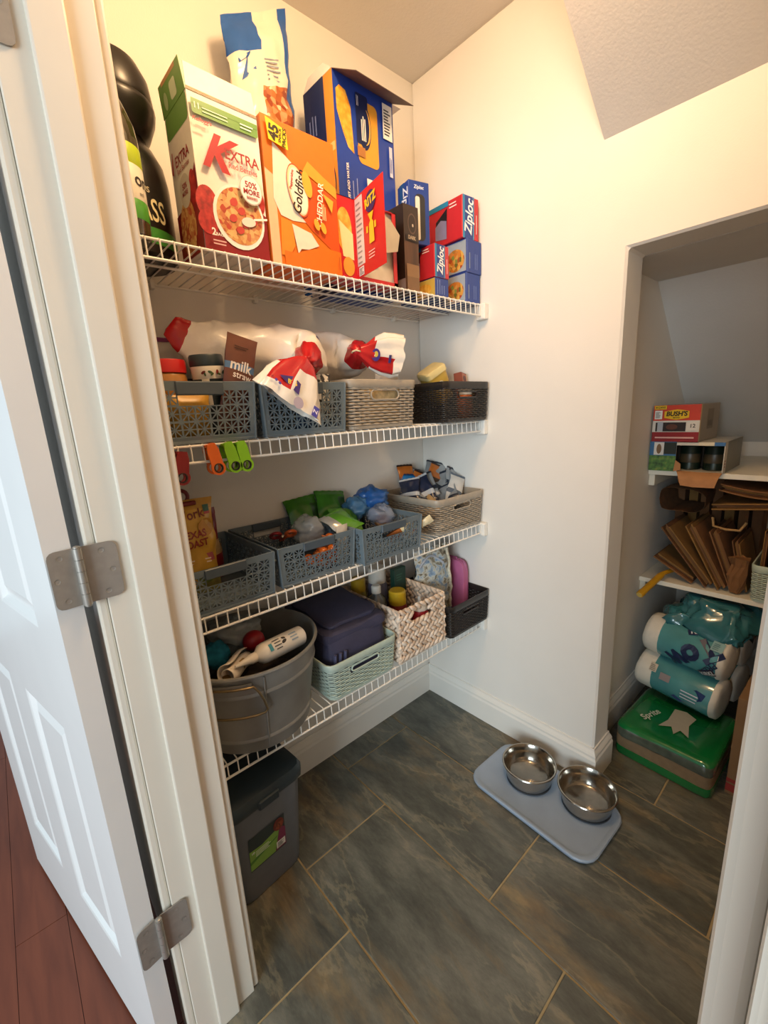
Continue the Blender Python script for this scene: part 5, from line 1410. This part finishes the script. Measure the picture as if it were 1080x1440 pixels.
# mint basket with upright bags
rattan_basket('woven_basket', 'pale mint green basket on the nook shelf, cut off by the photo edge', (.632, -1.125, BS), .100, .106, .118, .124, .130, '#B7C7BA', rows=15, slot=(.045, .016, .66), rz=R(-90), group=None)
for k, (y, h_, tl) in enumerate(((-1.040, .235, 0), (-1.062, .255, 0), (-1.084, .245, 0), (-1.106, .250, 0), (-1.128, .24, 0))):
    t = thing('paper_bag', 'folded paper bag standing upright in the mint basket, %s' % ('leftmost', 'second from left', 'third from left', 'fourth from left', 'fifth from left')[k], 'paper bag', (.555, y, BS+.010), (R(tl), 0, 0), 'folded paper bags in the mint basket')
    for i in range(3): MB().box(.004*i, .16-.004*i, -.006+.0045*i, -.003+.0045*i, 0, h_-.008*((i*2) % 3)).build('fold', KR[(k+i) % 3], t)
# yellow handled tool
t = thing('hand_tool', 'bright yellow tool handle poking out over the nook shelf edge', 'tool', (.535, -.7585, BS+.026))
dv = Vector((.41-.545, -.7195+.7585, .534-(BS+.022))); 
MB().tube([Vector((.06, -.017, .0)), Vector((0, 0, 0)), dv*.12, dv*.82, dv*.86, dv*.95], [.008, .008, .0125, .0125, .0140, .0130], 14).build('grip', M('#C8921A', .4, var=.05), t, smooth=True)
MB().tube([dv*.93, dv*.97], .0105, 14).build('end_cap', M('#D8B860', .4), t, smooth=True)

# case of cans in green film
t = thing('soda_case', 'green film-wrapped case of soda cans on the nook floor', 'case', (.186, -.742, .001), R(-92.5))
w_, d_, h_ = .300, .330, .126
FG = M('#0F6A34', .14, var=.12, vscale=8, coat=.6)
def sr(z, a, seed=95, e=.16, wob=.004): return sring((w_/2, d_/2, z), (w_/2*a, 0, 0), (0, d_/2*a, 0), 56, e, wob, seed)
mb = MB(); mb.loft([sr(.002, .985), sr(.012, 1.0), sr(.034, 1.0)]); mb.build('lower_film', FG, t, smooth=True)
mb = MB(); mb.loft([sr(.0345, .985, 95, .14, .002), sr(.078, .985, 95, .14, .002)]); mb.build('card_tray', M('#7A664C', .6, var=.12), t, smooth=True)
mb = MB(); mb.loft([sr(.0785, .985), sr(.086, .99), sr(.112, .985), sr(.121, .955), sr(.126, .90)], lambda i, j: 1 if i < 2 else 0); mb.build('upper_film', [FG, M('#4A5248', .1, var=.3, vscale=30, coat=.8)], t, smooth=True)
T_ = Face(t, (0, 0, h_+.0045), (1, 0, 0), (0, 1, 0))
st = []
for k in range(12):
    a = 2*PI*k/12+.2; r_ = .075 if k % 2 == 0 else .042; st.append((.165+r_*math.cos(a), .150+r_*.85*math.sin(a)))
T_.poly([(.125, .215), (.160, .225), (.195, .205), (.188, .150), (.205, .085), (.175, .105), (.165, .070), (.148, .105), (.115, .080), (.128, .135)], P('#A8A69A'), 'emblem'); T_.text('Sprite', .075, .12, .036, P('#B8C8B8'), R(72), .02, .2)
# paper towel pack lying on it
t = thing('paper_towel_pack', 'teal film pack of white paper towel rolls on the soda case', 'paper towels', (.462, -.868, .1395), (R(2.5), 0, R(-9)))
TEAL = M('#4E8E92', .16, var=.15, vscale=10, coat=.6); TEAL2 = M('#2E6A72', .16, var=.15, vscale=10, coat=.6); TW = M('#D8D2C4', .55, var=.04, bump=.2, bscale=120)
def troll(cx, cz, r_, hl, seed, nm='roll'):
    rings = []; prof = ((-1, .55), (-.985, .85), (-.95, .97), (-.85, 1), (-.55, 1.0), (-.45, 1.0), (.0, 1.01), (.55, 1), (.85, 1), (.95, .97), (.985, .85), (1, .55))
    for a, s_ in prof: rings.append(ring((cx, -a*hl, cz), (r_*s_, 0, 0), (0, 0, r_*s_), 40, 0, 0, 0, .003, seed))
    mb = MB(); mb.loft(rings, lambda i, j: 0 if i < 4 else (1 if i < 8 else 0)); return mb.build(nm, [TW, TEAL], t, smooth='all')
troll(.0, .078, .077, .138, 96); troll(.012, .226, .077, .134, 97); troll(.158, .078, .077, .138, 98); troll(.168, .226, .077, .134, 99)
# loose film above
rings = []
for k in range(14):
    f = k/13; z_ = .292+.092*f; rings.append(sring((.100+.01*f, -.022-.03*f, z_), (.122*(1-.45*f*f), 0, 0), (0, .128*(1-.35*f*f), 0), 56, .5, .034, 101))
mb = MB(); mb.loft(rings); mb.build('loose_film', TEAL2, t, smooth='all')
def onroll(cx, cz, r_):
    return lambda a, b_, l: Vector((cx-(r_+.0035+l)*math.cos(b_/r_), -a, cz+(r_+.0035+l)*math.sin(b_/r_)))
f = Face(t, (0, 0, 0), (0, -1, 0), (0, 0, 1), fn=onroll(.012, .226, .077))
NB = P('#1E2A4E')
f.text('Tow', .035, .004, .105, NB, R(-135), .05, 0, 'CENTER', .95); f.text('PREM', .092, -.020, .030, NB, R(-125), .02); f.poly([(.060, -.045), (.105, -.012), (.120, -.035), (.078, -.066)], P('#3A2430'), 'label_panel'); f.text('KIRKL', .092, -.040, .020, P('#E4E0DC'), R(38), .03)
f.poly([(.000, .088), (.045, .115), (.060, .095), (.012, .070)], NB, 'label_panel'); f.text('160', .026, .092, .026, P('#D8DCE0'), R(28), .03); f.rect(.085, .050, .120, .085, P('#7FA8AC'), 'label_panel'); f.lines(.09, .055, .115, .08, 4, P('#4A7A80'), .4, 4)
f = Face(t, (0, 0, 0), (0, -1, 0), (0, 0, 1), fn=onroll(.0, .078, .077))
f.poly([(.000, -.030), (.075, .035), (.105, .030), (.098, .006), (.030, -.042)], P('#24386A'), 'label_panel'); f.lines(.03, -.015, .09, .022, 3, P('#C8D0DC'), .35, 5); f.rect(-.045, .015, -.010, .040, P('#8A8080'), 'label_panel'); f.rect(-.085, .030, -.060, .060, P('#C8BCA8'), 'label_panel'); f.lines(-.083, .033, -.062, .057, 4, P('#8A8478'), .5, 6)

# cardboard boxes at the right edge
CBX = M('#7E6244', .85, var=.06, vscale=14)
t = thing('cardboard_box', 'plain brown cardboard box with red print low on its side', 'box', (.252, -1.064, .001), R(-92))
carton(t, .34, .36, .352, CBX); F_, L_, R_, T_ = faces(t, .34, .36, .352); REDP = M('#8E2E2A', .8)
F_.rect(0, .012, .34, .040, REDP); F_.rect(0, .046, .34, .060, REDP); F_.ell(.050, .075, .028, .022, REDP); F_.ell(.050, .077, .024, .018, CBX)
t = thing('cardboard_box', 'smaller brown cardboard box stacked behind with a red emblem', 'box', (.430, -1.078, .3545), R(-91))
carton(t, .30, .25, .105, M('#86694A', .85, var=.06, vscale=14)); F_, L_, R_, T_ = faces(t, .30, .25, .105); F_.ell(.055, .055, .026, .038, REDP); F_.ell(.055, .050, .017, .026, M('#A89070', .85)); 

# ================================================================== PET BOWLS ON THE FLOOR
t = thing('feeding_tray', 'grey blue plastic feeding mat on the tiles under two bowls', 'mat', (-.181, -.664, .0012), R(-2.2))
TR = M('#93A2B4', .42, var=.05, vscale=14)
def rr2(hw, hd, z, r=.055, n=64): return [(p[0], p[1], z) for p in (rrect_pt(j/n, hw, hd, r) for j in range(n))]
mb = MB(); mb.loft([rr2(.118, .205, 0), rr2(.124, .211, .002), rr2(.127, .214, .011), rr2(.125, .212, .0155), rr2(.120, .207, .0165), rr2(.113, .200, .013), rr2(.108, .195, .0115), rr2(.04, .10, .0115)]); mb.build('mat', TR, t, smooth=True)
STL = M('#B4AEA4', .16, 1., var=.03, vscale=30); 
def bowl(label, x, y):
    t = thing('pet_bowl', label, 'bowl', (x, y, .0145), 0, 'steel pet bowls')
    t.scale = (1, 1, 1.2)
    prof = [(0, .002), (.066, .002), (.070, 0), (.073, .003), (.079, .030), (.082, .044), (.0850, .048), (.0880, .049), (.0885, .0515), (.0870, .0535), (.0840, .0535), (.0805, .050), (.0765, .034), (.068, .012), (.060, .006), (0, .005)]
    MB().lathe(prof, 56).build('body', STL, t, smooth=True)
    wv_ = M('#A8A498', .02, 0, var=0, alpha=.22, spec=.8)
    MB().lathe([(0, .0165), (.0698, .0165)], 48).build('water', wv_, t, smooth='all')
    MB().lathe([(.0705, .0005), (.0735, .0), (.0740, .004), (.0715, .004)], 48).build('rubber_ring', M('#3A4048', .7), t)
bowl('left steel pet bowl, nearer the wall corner', -.154, -.598)
bowl('right steel pet bowl with water, nearer the nook', -.116, -.777)
